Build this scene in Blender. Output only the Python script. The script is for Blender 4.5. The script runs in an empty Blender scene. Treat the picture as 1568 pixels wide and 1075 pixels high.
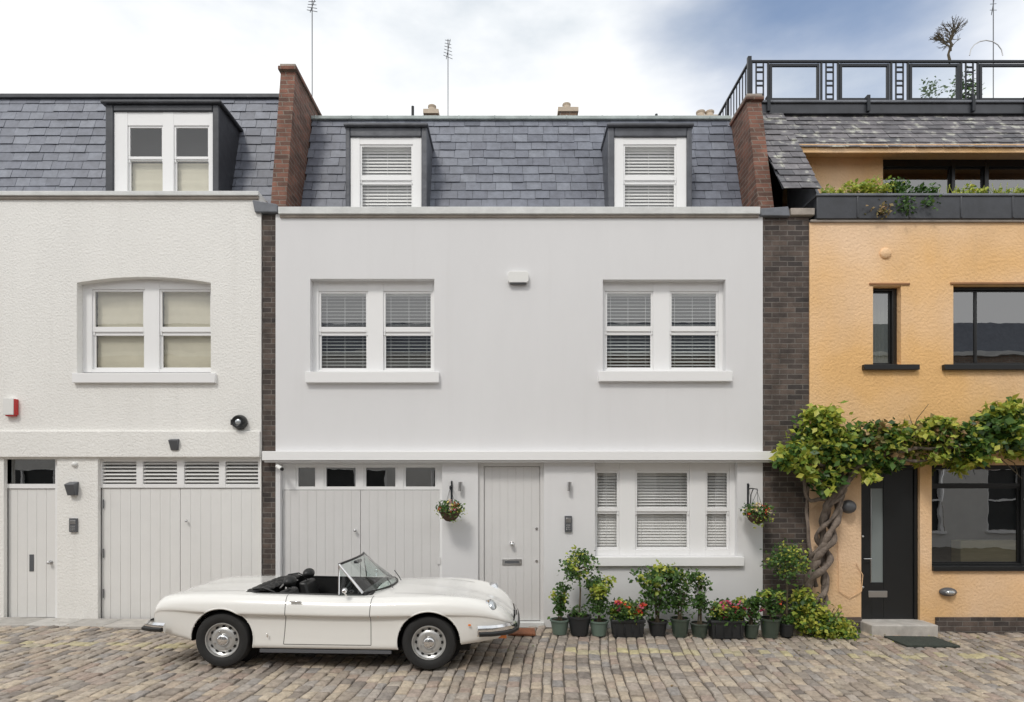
import bpy, bmesh, math, random
from mathutils import Vector, Matrix
R = random.Random(7)
D0, F, HZ, CX, CZ = 9.0, 945.0, 740.0, 784.0, 2.0
# survey helpers: elevation measurements -> metres on a plane at depth y
def mx(p, y=0.0): return (p-CX)/F*(D0+y)
def mz(p, y=0.0): return CZ+(HZ-p)/F*(D0+y)
def gz(x): return -0.07-0.0134*x

scene = bpy.context.scene
# ---------------------------------------------------------------- materials
def M(name, col=(.5,.5,.5), rough=.7, metal=0, var=0.0, vs=(3,3,3), bump=0, bs=40, bd=.01, island=None, coat=0,
      spec=.5, trans=0, var2=None, bdet=6, grime=0):
    m = bpy.data.materials.new(name); m.use_nodes = True
    nt = m.node_tree; N = nt.nodes; L = nt.links
    b = N['Principled BSDF']
    b.inputs['Roughness'].default_value = rough
    b.inputs['Metallic'].default_value = metal
    b.inputs['Specular IOR Level'].default_value = spec
    if coat: 
        b.inputs['Coat Weight'].default_value = coat
        b.inputs['Coat Roughness'].default_value = .04
    tc = N.new('ShaderNodeTexCoord')
    src = None
    if island:
        g = N.new('ShaderNodeNewGeometry'); r = N.new('ShaderNodeValToRGB')
        cr = r.color_ramp
        n = len(island)
        while len(cr.elements) < n: cr.elements.new(.5)
        for i, c in enumerate(island):
            cr.elements[i].position = i/(n-1) if n > 1 else 0
            cr.elements[i].color = (*c, 1)
        L.new(g.outputs['Random Per Island'], r.inputs[0]); src = r.outputs[0]
    else:
        rg = N.new('ShaderNodeRGB'); rg.outputs[0].default_value = (*col, 1); src = rg.outputs[0]
    if var2:
        c2, sc, lo, hi = var2
        no = N.new('ShaderNodeTexNoise'); no.inputs['Scale'].default_value = sc; no.inputs['Detail'].default_value = 6
        L.new(tc.outputs['Object'], no.inputs['Vector'])
        mr = N.new('ShaderNodeMapRange'); mr.inputs[1].default_value = lo; mr.inputs[2].default_value = hi
        L.new(no.outputs[0], mr.inputs[0])
        mi = N.new('ShaderNodeMix'); mi.data_type = 'RGBA'
        L.new(mr.outputs[0], mi.inputs[0]); L.new(src, mi.inputs[6]); mi.inputs[7].default_value = (*c2, 1)
        src = mi.outputs[2]
    if var:
        mp = N.new('ShaderNodeMapping'); mp.inputs['Scale'].default_value = vs
        L.new(tc.outputs['Object'], mp.inputs[0])
        no = N.new('ShaderNodeTexNoise'); no.inputs['Scale'].default_value = 1; no.inputs['Detail'].default_value = 8
        no.inputs['Roughness'].default_value = .65
        L.new(mp.outputs[0], no.inputs['Vector'])
        mr = N.new('ShaderNodeMapRange'); mr.inputs[1].default_value = .3; mr.inputs[2].default_value = .7
        mr.inputs[3].default_value = 1-var; mr.inputs[4].default_value = 1+var
        L.new(no.outputs[0], mr.inputs[0])
        mu = N.new('ShaderNodeVectorMath'); mu.operation = 'SCALE'
        L.new(src, mu.inputs[0]); L.new(mr.outputs[0], mu.inputs['Scale'])
        src = mu.outputs[0]
    if grime:
        se = N.new('ShaderNodeSeparateXYZ'); L.new(tc.outputs['Object'], se.inputs[0])
        hz = N.new('ShaderNodeMapRange'); hz.inputs[1].default_value = -.15; hz.inputs[2].default_value = .55
        hz.inputs[3].default_value = 1; hz.inputs[4].default_value = 0; L.new(se.outputs[2], hz.inputs[0])
        no = N.new('ShaderNodeTexNoise'); no.inputs['Scale'].default_value = 7; no.inputs['Detail'].default_value = 8
        no.inputs['Roughness'].default_value = .7
        L.new(tc.outputs['Object'], no.inputs['Vector'])
        mu2 = N.new('ShaderNodeMath'); mu2.operation = 'MULTIPLY'; L.new(hz.outputs[0], mu2.inputs[0]); L.new(no.outputs[0], mu2.inputs[1])
        mp = N.new('ShaderNodeMapping'); mp.inputs['Scale'].default_value = (6, 6, .35); L.new(tc.outputs['Object'], mp.inputs[0])
        ns = N.new('ShaderNodeTexNoise'); ns.inputs['Scale'].default_value = 1; ns.inputs['Detail'].default_value = 7; L.new(mp.outputs[0], ns.inputs['Vector'])
        sr = N.new('ShaderNodeMapRange'); sr.inputs[1].default_value = .56; sr.inputs[2].default_value = .80; sr.inputs[4].default_value = .22
        L.new(ns.outputs[0], sr.inputs[0])
        ad = N.new('ShaderNodeMath'); ad.operation = 'ADD'; ad.use_clamp = True; L.new(mu2.outputs[0], ad.inputs[0]); L.new(sr.outputs[0], ad.inputs[1])
        gm = N.new('ShaderNodeMath'); gm.operation = 'MULTIPLY'; gm.inputs[1].default_value = grime; L.new(ad.outputs[0], gm.inputs[0])
        mi = N.new('ShaderNodeMix'); mi.data_type = 'RGBA'; L.new(gm.outputs[0], mi.inputs[0]); L.new(src, mi.inputs[6]); mi.inputs[7].default_value = (.30,.27,.22,1)
        src = mi.outputs[2]
    L.new(src, b.inputs['Base Color'])
    if bump:
        no = N.new('ShaderNodeTexNoise'); no.inputs['Scale'].default_value = bs; no.inputs['Detail'].default_value = bdet
        L.new(tc.outputs['Object'], no.inputs['Vector'])
        bp = N.new('ShaderNodeBump'); bp.inputs['Strength'].default_value = bump; bp.inputs['Distance'].default_value = bd
        L.new(no.outputs[0], bp.inputs['Height']); L.new(bp.outputs[0], b.inputs['Normal'])
    if trans:
        t = N.new('ShaderNodeBsdfTranslucent'); L.new(src, t.inputs[0])
        ms = N.new('ShaderNodeMixShader'); ms.inputs[0].default_value = trans
        L.new(b.outputs[0], ms.inputs[1]); L.new(t.outputs[0], ms.inputs[2])
        L.new(ms.outputs[0], N['Material Output'].inputs[0])
    return m

def brickM(name, c1, c2, mortar, bw=.225, rh=.075, ms=.009, bias=0.0, dirt=.35):
    m = bpy.data.materials.new(name); m.use_nodes = True
    nt = m.node_tree; N = nt.nodes; L = nt.links; b = N['Principled BSDF']
    b.inputs['Roughness'].default_value = .9
    tc = N.new('ShaderNodeTexCoord'); se = N.new('ShaderNodeSeparateXYZ'); co = N.new('ShaderNodeCombineXYZ')
    ad = N.new('ShaderNodeMath'); ad.operation = 'ADD'
    L.new(tc.outputs['Object'], se.inputs[0]); L.new(se.outputs[0], ad.inputs[0]); L.new(se.outputs[1], ad.inputs[1])
    L.new(ad.outputs[0], co.inputs[0]); L.new(se.outputs[2], co.inputs[1])
    nw = N.new('ShaderNodeTexNoise'); nw.inputs['Scale'].default_value = 9
    L.new(tc.outputs['Object'], nw.inputs['Vector'])
    sub = N.new('ShaderNodeVectorMath'); sub.operation = 'MULTIPLY_ADD'
    sub.inputs[1].default_value = (.010, .010, 0); L.new(nw.outputs['Color'], sub.inputs[0]); L.new(co.outputs[0], sub.inputs[2])
    br = N.new('ShaderNodeTexBrick'); br.inputs['Scale'].default_value = 1
    br.inputs['Brick Width'].default_value = bw; br.inputs['Row Height'].default_value = rh
    br.inputs['Mortar Size'].default_value = ms; br.inputs['Mortar Smooth'].default_value = .3; br.inputs['Bias'].default_value = bias
    br.inputs['Color1'].default_value = (*c1, 1); br.inputs['Color2'].default_value = (*c2, 1); br.inputs['Mortar'].default_value = (*mortar, 1)
    L.new(sub.outputs[0], br.inputs['Vector'])
    no = N.new('ShaderNodeTexNoise'); no.inputs['Scale'].default_value = 4; no.inputs['Detail'].default_value = 8; no.inputs['Roughness'].default_value = .7
    L.new(tc.outputs['Object'], no.inputs['Vector'])
    mr = N.new('ShaderNodeMapRange'); mr.inputs[1].default_value = .3; mr.inputs[2].default_value = .7
    mr.inputs[3].default_value = 1-dirt; mr.inputs[4].default_value = 1+dirt
    L.new(no.outputs[0], mr.inputs[0])
    mu = N.new('ShaderNodeVectorMath'); mu.operation = 'SCALE'; L.new(br.outputs[0], mu.inputs[0]); L.new(mr.outputs[0], mu.inputs['Scale'])
    L.new(mu.outputs[0], b.inputs['Base Color'])
    iv = N.new('ShaderNodeMath'); iv.operation = 'SUBTRACT'; iv.inputs[0].default_value = 1; L.new(br.outputs['Fac'], iv.inputs[1])
    n2 = N.new('ShaderNodeTexNoise'); n2.inputs['Scale'].default_value = 60; L.new(tc.outputs['Object'], n2.inputs['Vector'])
    a2 = N.new('ShaderNodeMath'); a2.operation = 'MULTIPLY_ADD'; a2.inputs[1].default_value = .5
    L.new(n2.outputs[0], a2.inputs[0]); L.new(iv.outputs[0], a2.inputs[2])
    bp = N.new('ShaderNodeBump'); bp.inputs['Strength'].default_value = .8; bp.inputs['Distance'].default_value = .008
    L.new(a2.outputs[0], bp.inputs['Height']); L.new(bp.outputs[0], b.inputs['Normal'])
    return m

def glassM(name, tint=(1,1,1), base=.10, wob=.05):
    m = bpy.data.materials.new(name); m.use_nodes = True
    nt = m.node_tree; N = nt.nodes; L = nt.links
    N.remove(N['Principled BSDF'])
    t = N.new('ShaderNodeBsdfTransparent'); t.inputs[0].default_value = (*tint, 1)
    g = N.new('ShaderNodeBsdfGlossy'); g.inputs['Roughness'].default_value = .0
    tc = N.new('ShaderNodeTexCoord'); no = N.new('ShaderNodeTexNoise'); no.inputs['Scale'].default_value = 2.2
    L.new(tc.outputs['Object'], no.inputs['Vector'])
    bp = N.new('ShaderNodeBump'); bp.inputs['Strength'].default_value = wob; bp.inputs['Distance'].default_value = .02
    L.new(no.outputs[0], bp.inputs['Height']); L.new(bp.outputs[0], g.inputs['Normal'])
    lw = N.new('ShaderNodeLayerWeight'); lw.inputs[0].default_value = .5
    pw = N.new('ShaderNodeMath'); pw.operation = 'POWER'; pw.inputs[1].default_value = 4; L.new(lw.outputs['Facing'], pw.inputs[0])
    ad = N.new('ShaderNodeMath'); ad.operation = 'MULTIPLY_ADD'; ad.inputs[1].default_value = 1-base; ad.inputs[2].default_value = base; ad.use_clamp = True
    L.new(pw.outputs[0], ad.inputs[0])
    ms = N.new('ShaderNodeMixShader'); L.new(ad.outputs[0], ms.inputs[0]); L.new(t.outputs[0], ms.inputs[1]); L.new(g.outputs[0], ms.inputs[2])
    L.new(ms.outputs[0], N['Material Output'].inputs[0])
    return m

m_stucco = M('grey_white_render', (.735,.733,.74), .85, var=.02, vs=(1.5,1.5,.5), bump=.3, bs=90, bd=.004, grime=.2)
m_stuccoL = M('rough_white_render', (.83,.82,.79), .9, var=.03, vs=(1.2,1.2,.5), bump=.8, bs=34, bd=.014, grime=.4)
m_trim = M('white_gloss_paint', (.85,.85,.85), .35)
m_door = M('grey_door_paint', (.69,.682,.675), .4, var=.02, grime=.25)
m_doorL = M('pale_door_paint', (.77,.765,.75), .4, var=.02, grime=.3)
m_coping = M('stone_coping', (.66,.67,.66), .8, var=.12, vs=(4,4,4), bump=.3, bs=30)
m_copbr = M('weathered_coping_and_shade_strip', (.34,.30,.26), .8, var=.25, vs=(4,4,4), bump=.3, bs=30)  # brown copings, and the shadow strip painted below the left parapet coping
m_lead = M('lead_sheet', (.15,.16,.18), .5, var=.3, vs=(3,3,3), bump=.4, bs=10, bd=.015)
m_leadM = M('dormer_lead', (.085,.09,.105), .45, var=.35, vs=(3,3,3), bump=.5, bs=8, bd=.02)
m_leadL = M('pale_lead_capping', (.38,.43,.42), .6, var=.25, vs=(4,4,4), bump=.3, bs=20)
m_leadD = M('dark_lead_sheet', (.045,.048,.056), .4, var=.3, bump=.4, bs=8, bd=.015)
m_slate = M('roof_slates', rough=.5, var=.22, vs=(9,9,9), bump=.35, bs=40, bd=.004,
            island=[(.115,.125,.155),(.15,.162,.20),(.18,.195,.235),(.135,.145,.18),(.20,.215,.255)])
m_slateR = M('old_roof_slates', rough=.7, var=.35, vs=(7,7,7), bump=.5, bs=30, bd=.006,
            island=[(.10,.10,.11),(.14,.135,.145),(.19,.18,.19),(.12,.115,.125)], var2=((.34,.34,.30), 7, .56, .68))
m_brick = brickM('party_wall_brick', (.22,.10,.07), (.10,.055,.042), (.20,.16,.13))
m_brickD = brickM('dark_pier_brick', (.12,.09,.075), (.05,.042,.04), (.15,.135,.12), ms=.008, dirt=.45)
m_brickO = brickM('opposite_brick', (.30,.20,.14), (.22,.15,.11), (.3,.28,.25))
m_orange = M('orange_render', (.82,.50,.215), .9, var=.07, vs=(1.1,1.1,.7), bump=.9, bs=26, bd=.015, var2=((.85,.60,.39), .42, .38, .60), grime=.4)
m_black = M('black_satin_paint', (.012,.013,.014), .35)
m_iron = M('black_iron', (.010,.013,.018), .45)
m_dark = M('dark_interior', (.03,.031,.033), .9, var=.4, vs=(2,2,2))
m_glass = glassM('window_glass',base=.12)
m_glassU = glassM('upper_window_glass',(.85,.88,.88),base=.20)
m_glassD = glassM('dark_window_glass', (.45,.5,.5), .27)
m_blind = M('white_blind_slats', (.85,.85,.83), .5)
m_roman = M('beige_roman_blind', (.62,.59,.47), .9, var=.06)
m_steel = M('brushed_steel', (.55,.55,.55), .3, metal=1)
m_chrome = M('chrome', (.8,.8,.8), .08, metal=1)
m_plastic = M('white_plastic', (.78,.78,.76), .4)
m_red = M('red_plastic', (.5,.03,.03), .4)
m_greybox = M('grey_plastic', (.10,.105,.115), .45)
m_wood = M('pale_wood', (.50,.38,.22), .6, var=.2, vs=(2,2,20))
m_sett = M('granite_setts', rough=.72, var=.32, vs=(20,20,20), bump=.8, bs=60, bd=.007,
           island=[(.19,.165,.145),(.38,.315,.25),(.25,.22,.195),(.46,.385,.29),(.33,.255,.21),(.40,.35,.30),(.27,.25,.235),(.50,.42,.32),(.34,.295,.255)])
m_settY = M('setts_with_worn_yellow_paint', rough=.75, var=.3, vs=(14,14,14), bump=.6, bs=70, bd=.006,
           island=[(.42,.37,.25),(.50,.44,.26),(.36,.32,.26)])
m_mortar = M('ground_grit', (.13,.11,.09), .95, var=.35, vs=(6,6,6), bump=.6, bs=40)
m_flag = M('concrete_flags', rough=.85, var=.22, vs=(5,5,5), bump=.3, bs=60, island=[(.40,.38,.35),(.50,.48,.45),(.45,.42,.38)])
m_bark = M('bark', (.18,.145,.12), .95, var=.5, vs=(12,12,3), bump=1, bs=25, bd=.02)
m_twig = M('twig', (.10,.08,.05), .9, var=.3)
m_leaf = M('green_leaves', rough=.45, island=[(.02,.05,.012),(.06,.14,.028),(.035,.085,.018),(.13,.24,.05),(.08,.17,.035)], trans=.3)
m_leafY = M('yellow_green_leaves', rough=.45, island=[(.16,.28,.04),(.38,.46,.07),(.62,.60,.11),(.26,.38,.06)], trans=.35)
m_leafR = M('rusty_leaves', rough=.6, island=[(.36,.20,.10),(.20,.20,.06),(.45,.32,.17)], trans=.25)
m_fred = M('red_flowers', rough=.5, island=[(.55,.02,.02),(.70,.08,.03),(.75,.16,.04)], trans=.2)
m_fpink = M('pink_flowers', rough=.5, island=[(.65,.04,.15),(.75,.12,.28),(.78,.30,.42)], trans=.2)
m_fyel = M('yellow_white_flowers', rough=.5, island=[(.75,.55,.05),(.8,.75,.5),(.55,.25,.5)], trans=.2)
m_pot = M('green_glazed_pot', (.045,.065,.05), .3, var=.2, coat=.3)
m_potB = M('black_plastic_pot', (.02,.022,.024), .5, var=.2)
m_potG = M('sage_pot', (.12,.17,.14), .5, var=.2)
m_soil = M('soil', (.04,.028,.02), 1)
m_coir = M('coir_liner', (.08,.05,.03), 1, var=.4, vs=(30,30,30), bump=1, bs=60)
m_terra = M('terracotta', (.50,.42,.33), .85, var=.15)
m_mat = M('coir_doormat', (.25,.10,.05), 1, var=.3, vs=(40,40,40), bump=1, bs=150)
m_matG = M('green_doormat', (.05,.06,.05), 1, var=.3, vs=(40,40,40), bump=1, bs=150)
m_paint = M('white_car_paint', (.82,.81,.775), .25, coat=.8)
m_tyre = M('tyre_rubber', (.018,.018,.018), .75, bump=.2, bs=60)
m_rim = M('silver_wheel_paint', (.55,.55,.54), .35, metal=.6)
m_blackv = M('black_vinyl', (.013,.013,.013), .45, bump=.3, bs=30)
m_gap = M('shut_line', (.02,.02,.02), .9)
m_gap2 = M('soft_shut_line', (.10,.10,.095), .7)
m_lens = M('headlamp_glass', (.50,.53,.55), .06, coat=1, metal=.5)
m_amber = M('amber_lens', (.8,.22,.03), .2, coat=1)
m_cgl = glassM('car_glass', (.82,.9,.88), .09)
m_railgl = glassM('railing_glass', (.93,.95,.95), .05)
m_oppw = M('opposite_white_render', (.66,.65,.62), .9, var=.05)

# ---------------------------------------------------------------- mesh builder
def empty(name, loc=(0,0,0), rot=(0,0,0)):
    e = bpy.data.objects.new(name, None); scene.collection.objects.link(e)
    e.location = loc; e.rotation_euler = rot; e.empty_display_size = .2
    return e
class MB:
    def __init__(s, name, parent=None):
        s.name=name; s.parent=parent; s.v=[]; s.f=[]; s.mi=[]; s.sm=[]; s.mats=[]
    def idx(s, m):
        if m not in s.mats: s.mats.append(m)
        return s.mats.index(m)
    def add(s, vs, fs, mat, smooth=False):
        o=len(s.v); s.v.extend([tuple(v) for v in vs]); k=s.idx(mat)
        for f in fs: s.f.append([i+o for i in f]); s.mi.append(k); s.sm.append(smooth)
    def box(s, x0,x1,y0,y1,z0,z1, mat):
        if x0>x1: x0,x1=x1,x0
        if y0>y1: y0,y1=y1,y0
        if z0>z1: z0,z1=z1,z0
        s.add([(x0,y0,z0),(x1,y0,z0),(x1,y1,z0),(x0,y1,z0),(x0,y0,z1),(x1,y0,z1),(x1,y1,z1),(x0,y1,z1)],
              [(3,2,1,0),(4,5,6,7),(0,1,5,4),(1,2,6,5),(2,3,7,6),(3,0,4,7)], mat)
    def hexa(s, p, mat):
        s.add(p, [(3,2,1,0),(4,5,6,7),(0,1,5,4),(1,2,6,5),(2,3,7,6),(3,0,4,7)], mat)
    def prism(s, poly, y0, y1, mat):
        n=len(poly)
        vs=[(x,y0,z) for x,z in poly]+[(x,y1,z) for x,z in poly]
        fs=[tuple(range(n)), tuple(range(2*n-1,n-1,-1))]+[(i,i+n,(i+1)%n+n,(i+1)%n) for i in range(n)]
        s.add(vs, fs, mat)
    def tube(s, pts, rad, mat, n=8, caps=True):
        pts=[Vector(p) for p in pts]; k=len(pts)
        if not hasattr(rad,'__len__'): rad=[rad]*k
        vs=[]; up=None
        for i,p in enumerate(pts):
            t=(pts[min(i+1,k-1)]-pts[max(i-1,0)]).normalized()
            if up is None:
                up = t.orthogonal().normalized()
            else:
                up = (up - t*up.dot(t))
                up = up.normalized() if up.length>1e-6 else t.orthogonal().normalized()
            b=t.cross(up)
            for j in range(n):
                a=2*math.pi*j/n
                vs.append(p+(up*math.cos(a)+b*math.sin(a))*rad[i])
        fs=[]
        for i in range(k-1):
            for j in range(n):
                fs.append((i*n+j, i*n+(j+1)%n, (i+1)*n+(j+1)%n, (i+1)*n+j))
        if caps: fs += [tuple(range(n-1,-1,-1)), tuple((k-1)*n+j for j in range(n))]
        s.add(vs, fs, mat, True)
    def lathe(s, prof, o, ax, mat, n=24):
        o=Vector(o); ax=Vector(ax).normalized(); u=ax.orthogonal().normalized(); w=ax.cross(u)
        vs=[]
        for r,h in prof:
            for j in range(n):
                a=2*math.pi*j/n; vs.append(o+ax*h+(u*math.cos(a)+w*math.sin(a))*r)
        fs=[]
        for i in range(len(prof)-1):
            for j in range(n): fs.append((i*n+j,i*n+(j+1)%n,(i+1)*n+(j+1)%n,(i+1)*n+j))
        s.add(vs, fs, mat, True)
    def ball(s, c, r, mat, n=14, m=8):
        if not hasattr(r,'__len__'): r=(r,r,r)
        vs=[]; fs=[]
        for i in range(m+1):
            th=math.pi*i/m
            for j in range(n):
                a=2*math.pi*j/n
                vs.append((c[0]+r[0]*math.sin(th)*math.cos(a), c[1]+r[1]*math.sin(th)*math.sin(a), c[2]+r[2]*math.cos(th)))
        for i in range(m):
            for j in range(n): fs.append((i*n+j,(i+1)*n+j,(i+1)*n+(j+1)%n,i*n+(j+1)%n))
        s.add(vs, fs, mat, True)
    def done(s, bevel=0, seg=2, recalc=False, sharp=40, sub=0):
        me=bpy.data.meshes.new(s.name); me.from_pydata(s.v,[],s.f)
        for m in s.mats: me.materials.append(m)
        me.polygons.foreach_set('material_index', s.mi)
        me.polygons.foreach_set('use_smooth', s.sm)
        me.validate(); me.update()
        if recalc:
            bm=bmesh.new(); bm.from_mesh(me); bmesh.ops.recalc_face_normals(bm, faces=bm.faces); bm.to_mesh(me); bm.free()
        me.set_sharp_from_angle(angle=math.radians(sharp))
        o=bpy.data.objects.new(s.name, me); scene.collection.objects.link(o)
        if s.parent: o.parent=s.parent
        if bevel:
            b=o.modifiers.new('bevel','BEVEL'); b.width=bevel; b.segments=seg; b.limit_method='ANGLE'; b.angle_limit=math.radians(50)
        return o

# ---------------------------------------------------------------- architectural helpers
def wall(mb, x0,x1,z0,z1, ops, mat, y=0.0, depth=.14):
    xs=sorted({x0,x1,*[a for o in ops for a in (o[0],o[1])]}); zs=sorted({z0,z1,*[a for o in ops for a in (o[2],o[3])]})
    xs=[a for a in xs if x0<=a<=x1]; zs=[a for a in zs if z0<=a<=z1]
    for i in range(len(xs)-1):
        for j in range(len(zs)-1):
            cx=(xs[i]+xs[i+1])/2; cz=(zs[j]+zs[j+1])/2
            if any(o[0]<cx<o[1] and o[2]<cz<o[3] for o in ops): continue
            mb.add([(xs[i],y,zs[j]),(xs[i+1],y,zs[j]),(xs[i+1],y,zs[j+1]),(xs[i],y,zs[j+1])],[(0,1,2,3)],mat)
    for a,b,c,d in [o[:4] for o in ops]:
        e=y+depth
        mb.add([(a,y,c),(a,e,c),(a,e,d),(a,y,d)],[(0,1,2,3)],mat)
        mb.add([(b,y,c),(b,y,d),(b,e,d),(b,e,c)],[(0,1,2,3)],mat)
        mb.add([(a,y,d),(a,e,d),(b,e,d),(b,y,d)],[(0,1,2,3)],mat)
        mb.add([(a,y,c),(b,y,c),(b,e,c),(a,e,c)],[(0,1,2,3)],mat)
    e=y+.35
    mb.add([(x0,y,z0),(x0,y,z1),(x0,e,z1),(x0,e,z0)],[(0,1,2,3)],mat)
    mb.add([(x1,y,z0),(x1,e,z0),(x1,e,z1),(x1,y,z1)],[(0,1,2,3)],mat)
    mb.add([(x0,y,z1),(x1,y,z1),(x1,e,z1),(x0,e,z1)],[(0,1,2,3)],mat)

def sash(par, name, x0,x1,z0,z1, cols, rows, y, fm, gm, st=.032, blind=None, bt=.35, pitch=.05, back=True, topdrop=0, zlow=None):
    """frame fills x0..x1,z0..z1 ; cols/rows are the glazed ranges (rows bottom->top)"""
    mb=MB(name+'_frame', par)
    cols=sorted(cols); rows=sorted(rows)
    ex=[x0]+[v for c in cols for v in c]+[x1]
    for i in range(0,len(ex),2):
        a=ex[i]+(st if i>0 else 0); b=ex[i+1]-(st if i+1<len(ex)-1 else 0)
        if b>a: mb.box(a,b,y,y+.09,z0,z1,fm)
    za,zb_=rows[0][0],rows[-1][1]
    for a,b in cols:
        mb.box(a-st,b+st,y+.004,y+.085,z0,za-st,fm); mb.box(a-st,b+st,y+.004,y+.085,zb_+st,z1,fm)
        for k,(c,d) in enumerate(rows):
            up=(k==len(rows)-1) and len(rows)>1
            yy=y+(.018 if up else .038)
            cc=c-st if k==0 else (rows[k-1][1]+c)/2-.012 ; dd=d+st if k==len(rows)-1 else (d+rows[k+1][0])/2+.012
            mb.box(a-st,a,yy,yy+.03,cc,dd,fm); mb.box(b,b+st,yy,yy+.03,cc,dd,fm)
            mb.box(a,b,yy+.001,yy+.031,cc,c,fm); mb.box(a,b,yy+.001,yy+.031,d,dd,fm)
            if up:
                for q in (a-st+.002, b+.003):
                    mb.prism([(q,cc-.05),(q+st*.8,cc-.05),(q+st*.8,cc),(q,cc)], yy+.003, yy+.022, fm)
    mb.done(bevel=.003)
    g=MB(name+'_glass', par)
    for a,b in cols:
        for k,(c,d) in enumerate(rows):
            up=(k==len(rows)-1) and len(rows)>1
            yy=y+(.033 if up else .053)
            ti=R.uniform(-.002,.002)
            g.add([(a-.002,yy,c-.002),(b+.002,yy+ti,c-.002),(b+.002,yy+ti,d+.002),(a-.002,yy,d+.002)],[(0,1,2,3)],gm)
    g.done()
    if blind:
        bl=MB(name+'_blind', par)
        for a,b in cols:
            a2,b2=a-.02,b+.02
            if blind=='slat':
                z=rows[-1][1]+.01; i=0
                bl.box(a2,b2,y+.10,y+.15,z-.02,z+.03,m_blind)
                zmin=zlow if zlow else rows[0][0]-.01
                while z>zmin:
                    z-=pitch; t=(bt(z) if callable(bt) else bt)+R.uniform(-.04,.04)
                    dy=.024*math.cos(t); dz=.024*math.sin(t)
                    yc=y+.125
                    bl.hexa([(a2,yc-dy,z-dz),(b2,yc-dy,z-dz),(b2,yc+dy,z+dz),(a2,yc+dy,z+dz),
                             (a2,yc-dy,z-dz+.0035),(b2,yc-dy,z-dz+.0035),(b2,yc+dy,z+dz+.0035),(a2,yc+dy,z+dz+.0035)],m_blind)
                for q in (.12,.5,.88):
                    xx=a2+(b2-a2)*q; bl.box(xx-.002,xx+.002,y+.098,y+.1,zmin,rows[-1][1],m_blind)
            elif blind.startswith('roman'):
                z=rows[-1][1]+.02-topdrop; zz=rows[0][0]-.02; n=24
                if blind=='roman_half': z=rows[0][1]-.0; 
                vs=[];fs=[]
                for i in range(n+1):
                    q=z+(zz-z)*i/n; off=.012*math.sin(i/n*math.pi*4)**2+ (.01 if i%6==0 else 0)
                    vs+= [(a2,y+.12-off,q),(b2,y+.12-off,q)]
                    if i: fs.append((2*i-2,2*i-1,2*i+1,2*i))
                bl.add(vs,fs,m_roman,True)
        bl.done()
    if back:
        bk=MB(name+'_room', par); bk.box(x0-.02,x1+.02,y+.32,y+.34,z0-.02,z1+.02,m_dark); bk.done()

def boards(mb, x0,x1,z0,z1,y,n,mat):
    w=(x1-x0)/n
    mb.box(x0,x1,y+.005,y+.04,z0,z1,mat)
    for i in range(n):
        mb.box(x0+i*w+.0022,x0+(i+1)*w-.0022,y,y+.012,z0+.001,z1-.001,mat)

def slates(par, name, x0,x1, y0,z0,y1,z1, mat, w=.25, exp=.165):
    mb=MB(name, par); Ls=math.hypot(y1-y0,z1-z0); uy,uz=(y1-y0)/Ls,(z1-z0)/Ls; ny,nz=-uz,uy
    rows=int(math.ceil(Ls/exp)); 
    mb.add([(x0,y0+.02,z0),(x1,y0+.02,z0),(x1,y1+.02,z1),(x0,y1+.02,z1)],[(0,1,2,3)],m_leadD)
    for r in range(rows):
        a=r*exp-.01; b=min(a+exp+.04, Ls); off=(w/2 if r%2 else 0)+R.uniform(-.02,.02); x=x0-w+off
        while x<x1:
            ww=w*R.uniform(.9,1.1)
            l=max(x+.0025,x0); rr=min(x+ww-.0025,x1); x+=ww
            if rr-l<.03: continue
            tl=.016+R.uniform(-.004,.006); j=R.uniform(-.006,.006); j2=j+R.uniform(-.005,.005)
            def P(x,s,h): return (x, y0+uy*s+ny*h, z0+uz*s+nz*h)
            mb.hexa([P(l,a+j,tl-.007),P(rr,a+j2,tl-.007),P(rr,b,-.004),P(l,b,-.004),P(l,a+j,tl),P(rr,a+j2,tl),P(rr,b,.002),P(l,b,.002)],mat)
    return mb.done()

def leaves(mb, c, r, n, size, mat, per=22, spread=.25, droop=.2, shell=.35):
    c=Vector(c); rm=min(r)
    nc=max(2,n//per)
    for k in range(nc):
        d=Vector((R.gauss(0,1),R.gauss(0,1),R.gauss(0,1))).normalized()*(shell+(1-shell)*R.random()**.6)
        cc=c+Vector((d.x*r[0],d.y*r[1],d.z*r[2]))
        for i in range(per):
            p=cc+Vector((R.gauss(0,1),R.gauss(0,1),R.gauss(0,1)))*rm*spread
            t=Vector((R.gauss(0,1),R.gauss(0,1)-.2,R.gauss(0,.7)-droop)).normalized()
            nn=Vector((R.gauss(0,.6),R.gauss(0,.6)-.5,R.gauss(0,.5)+.7))
            s=t.cross(nn)
            if s.length<1e-3: continue
            s.normalize(); nn=s.cross(t)
            L=size*R.uniform(.6,1.3); W=L*.34
            mb.add([p, p+t*L*.45+s*W+nn*L*.1, p+t*L, p+t*L*.45-s*W+nn*L*.1],[(0,1,2),(0,2,3)],mat)

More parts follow.
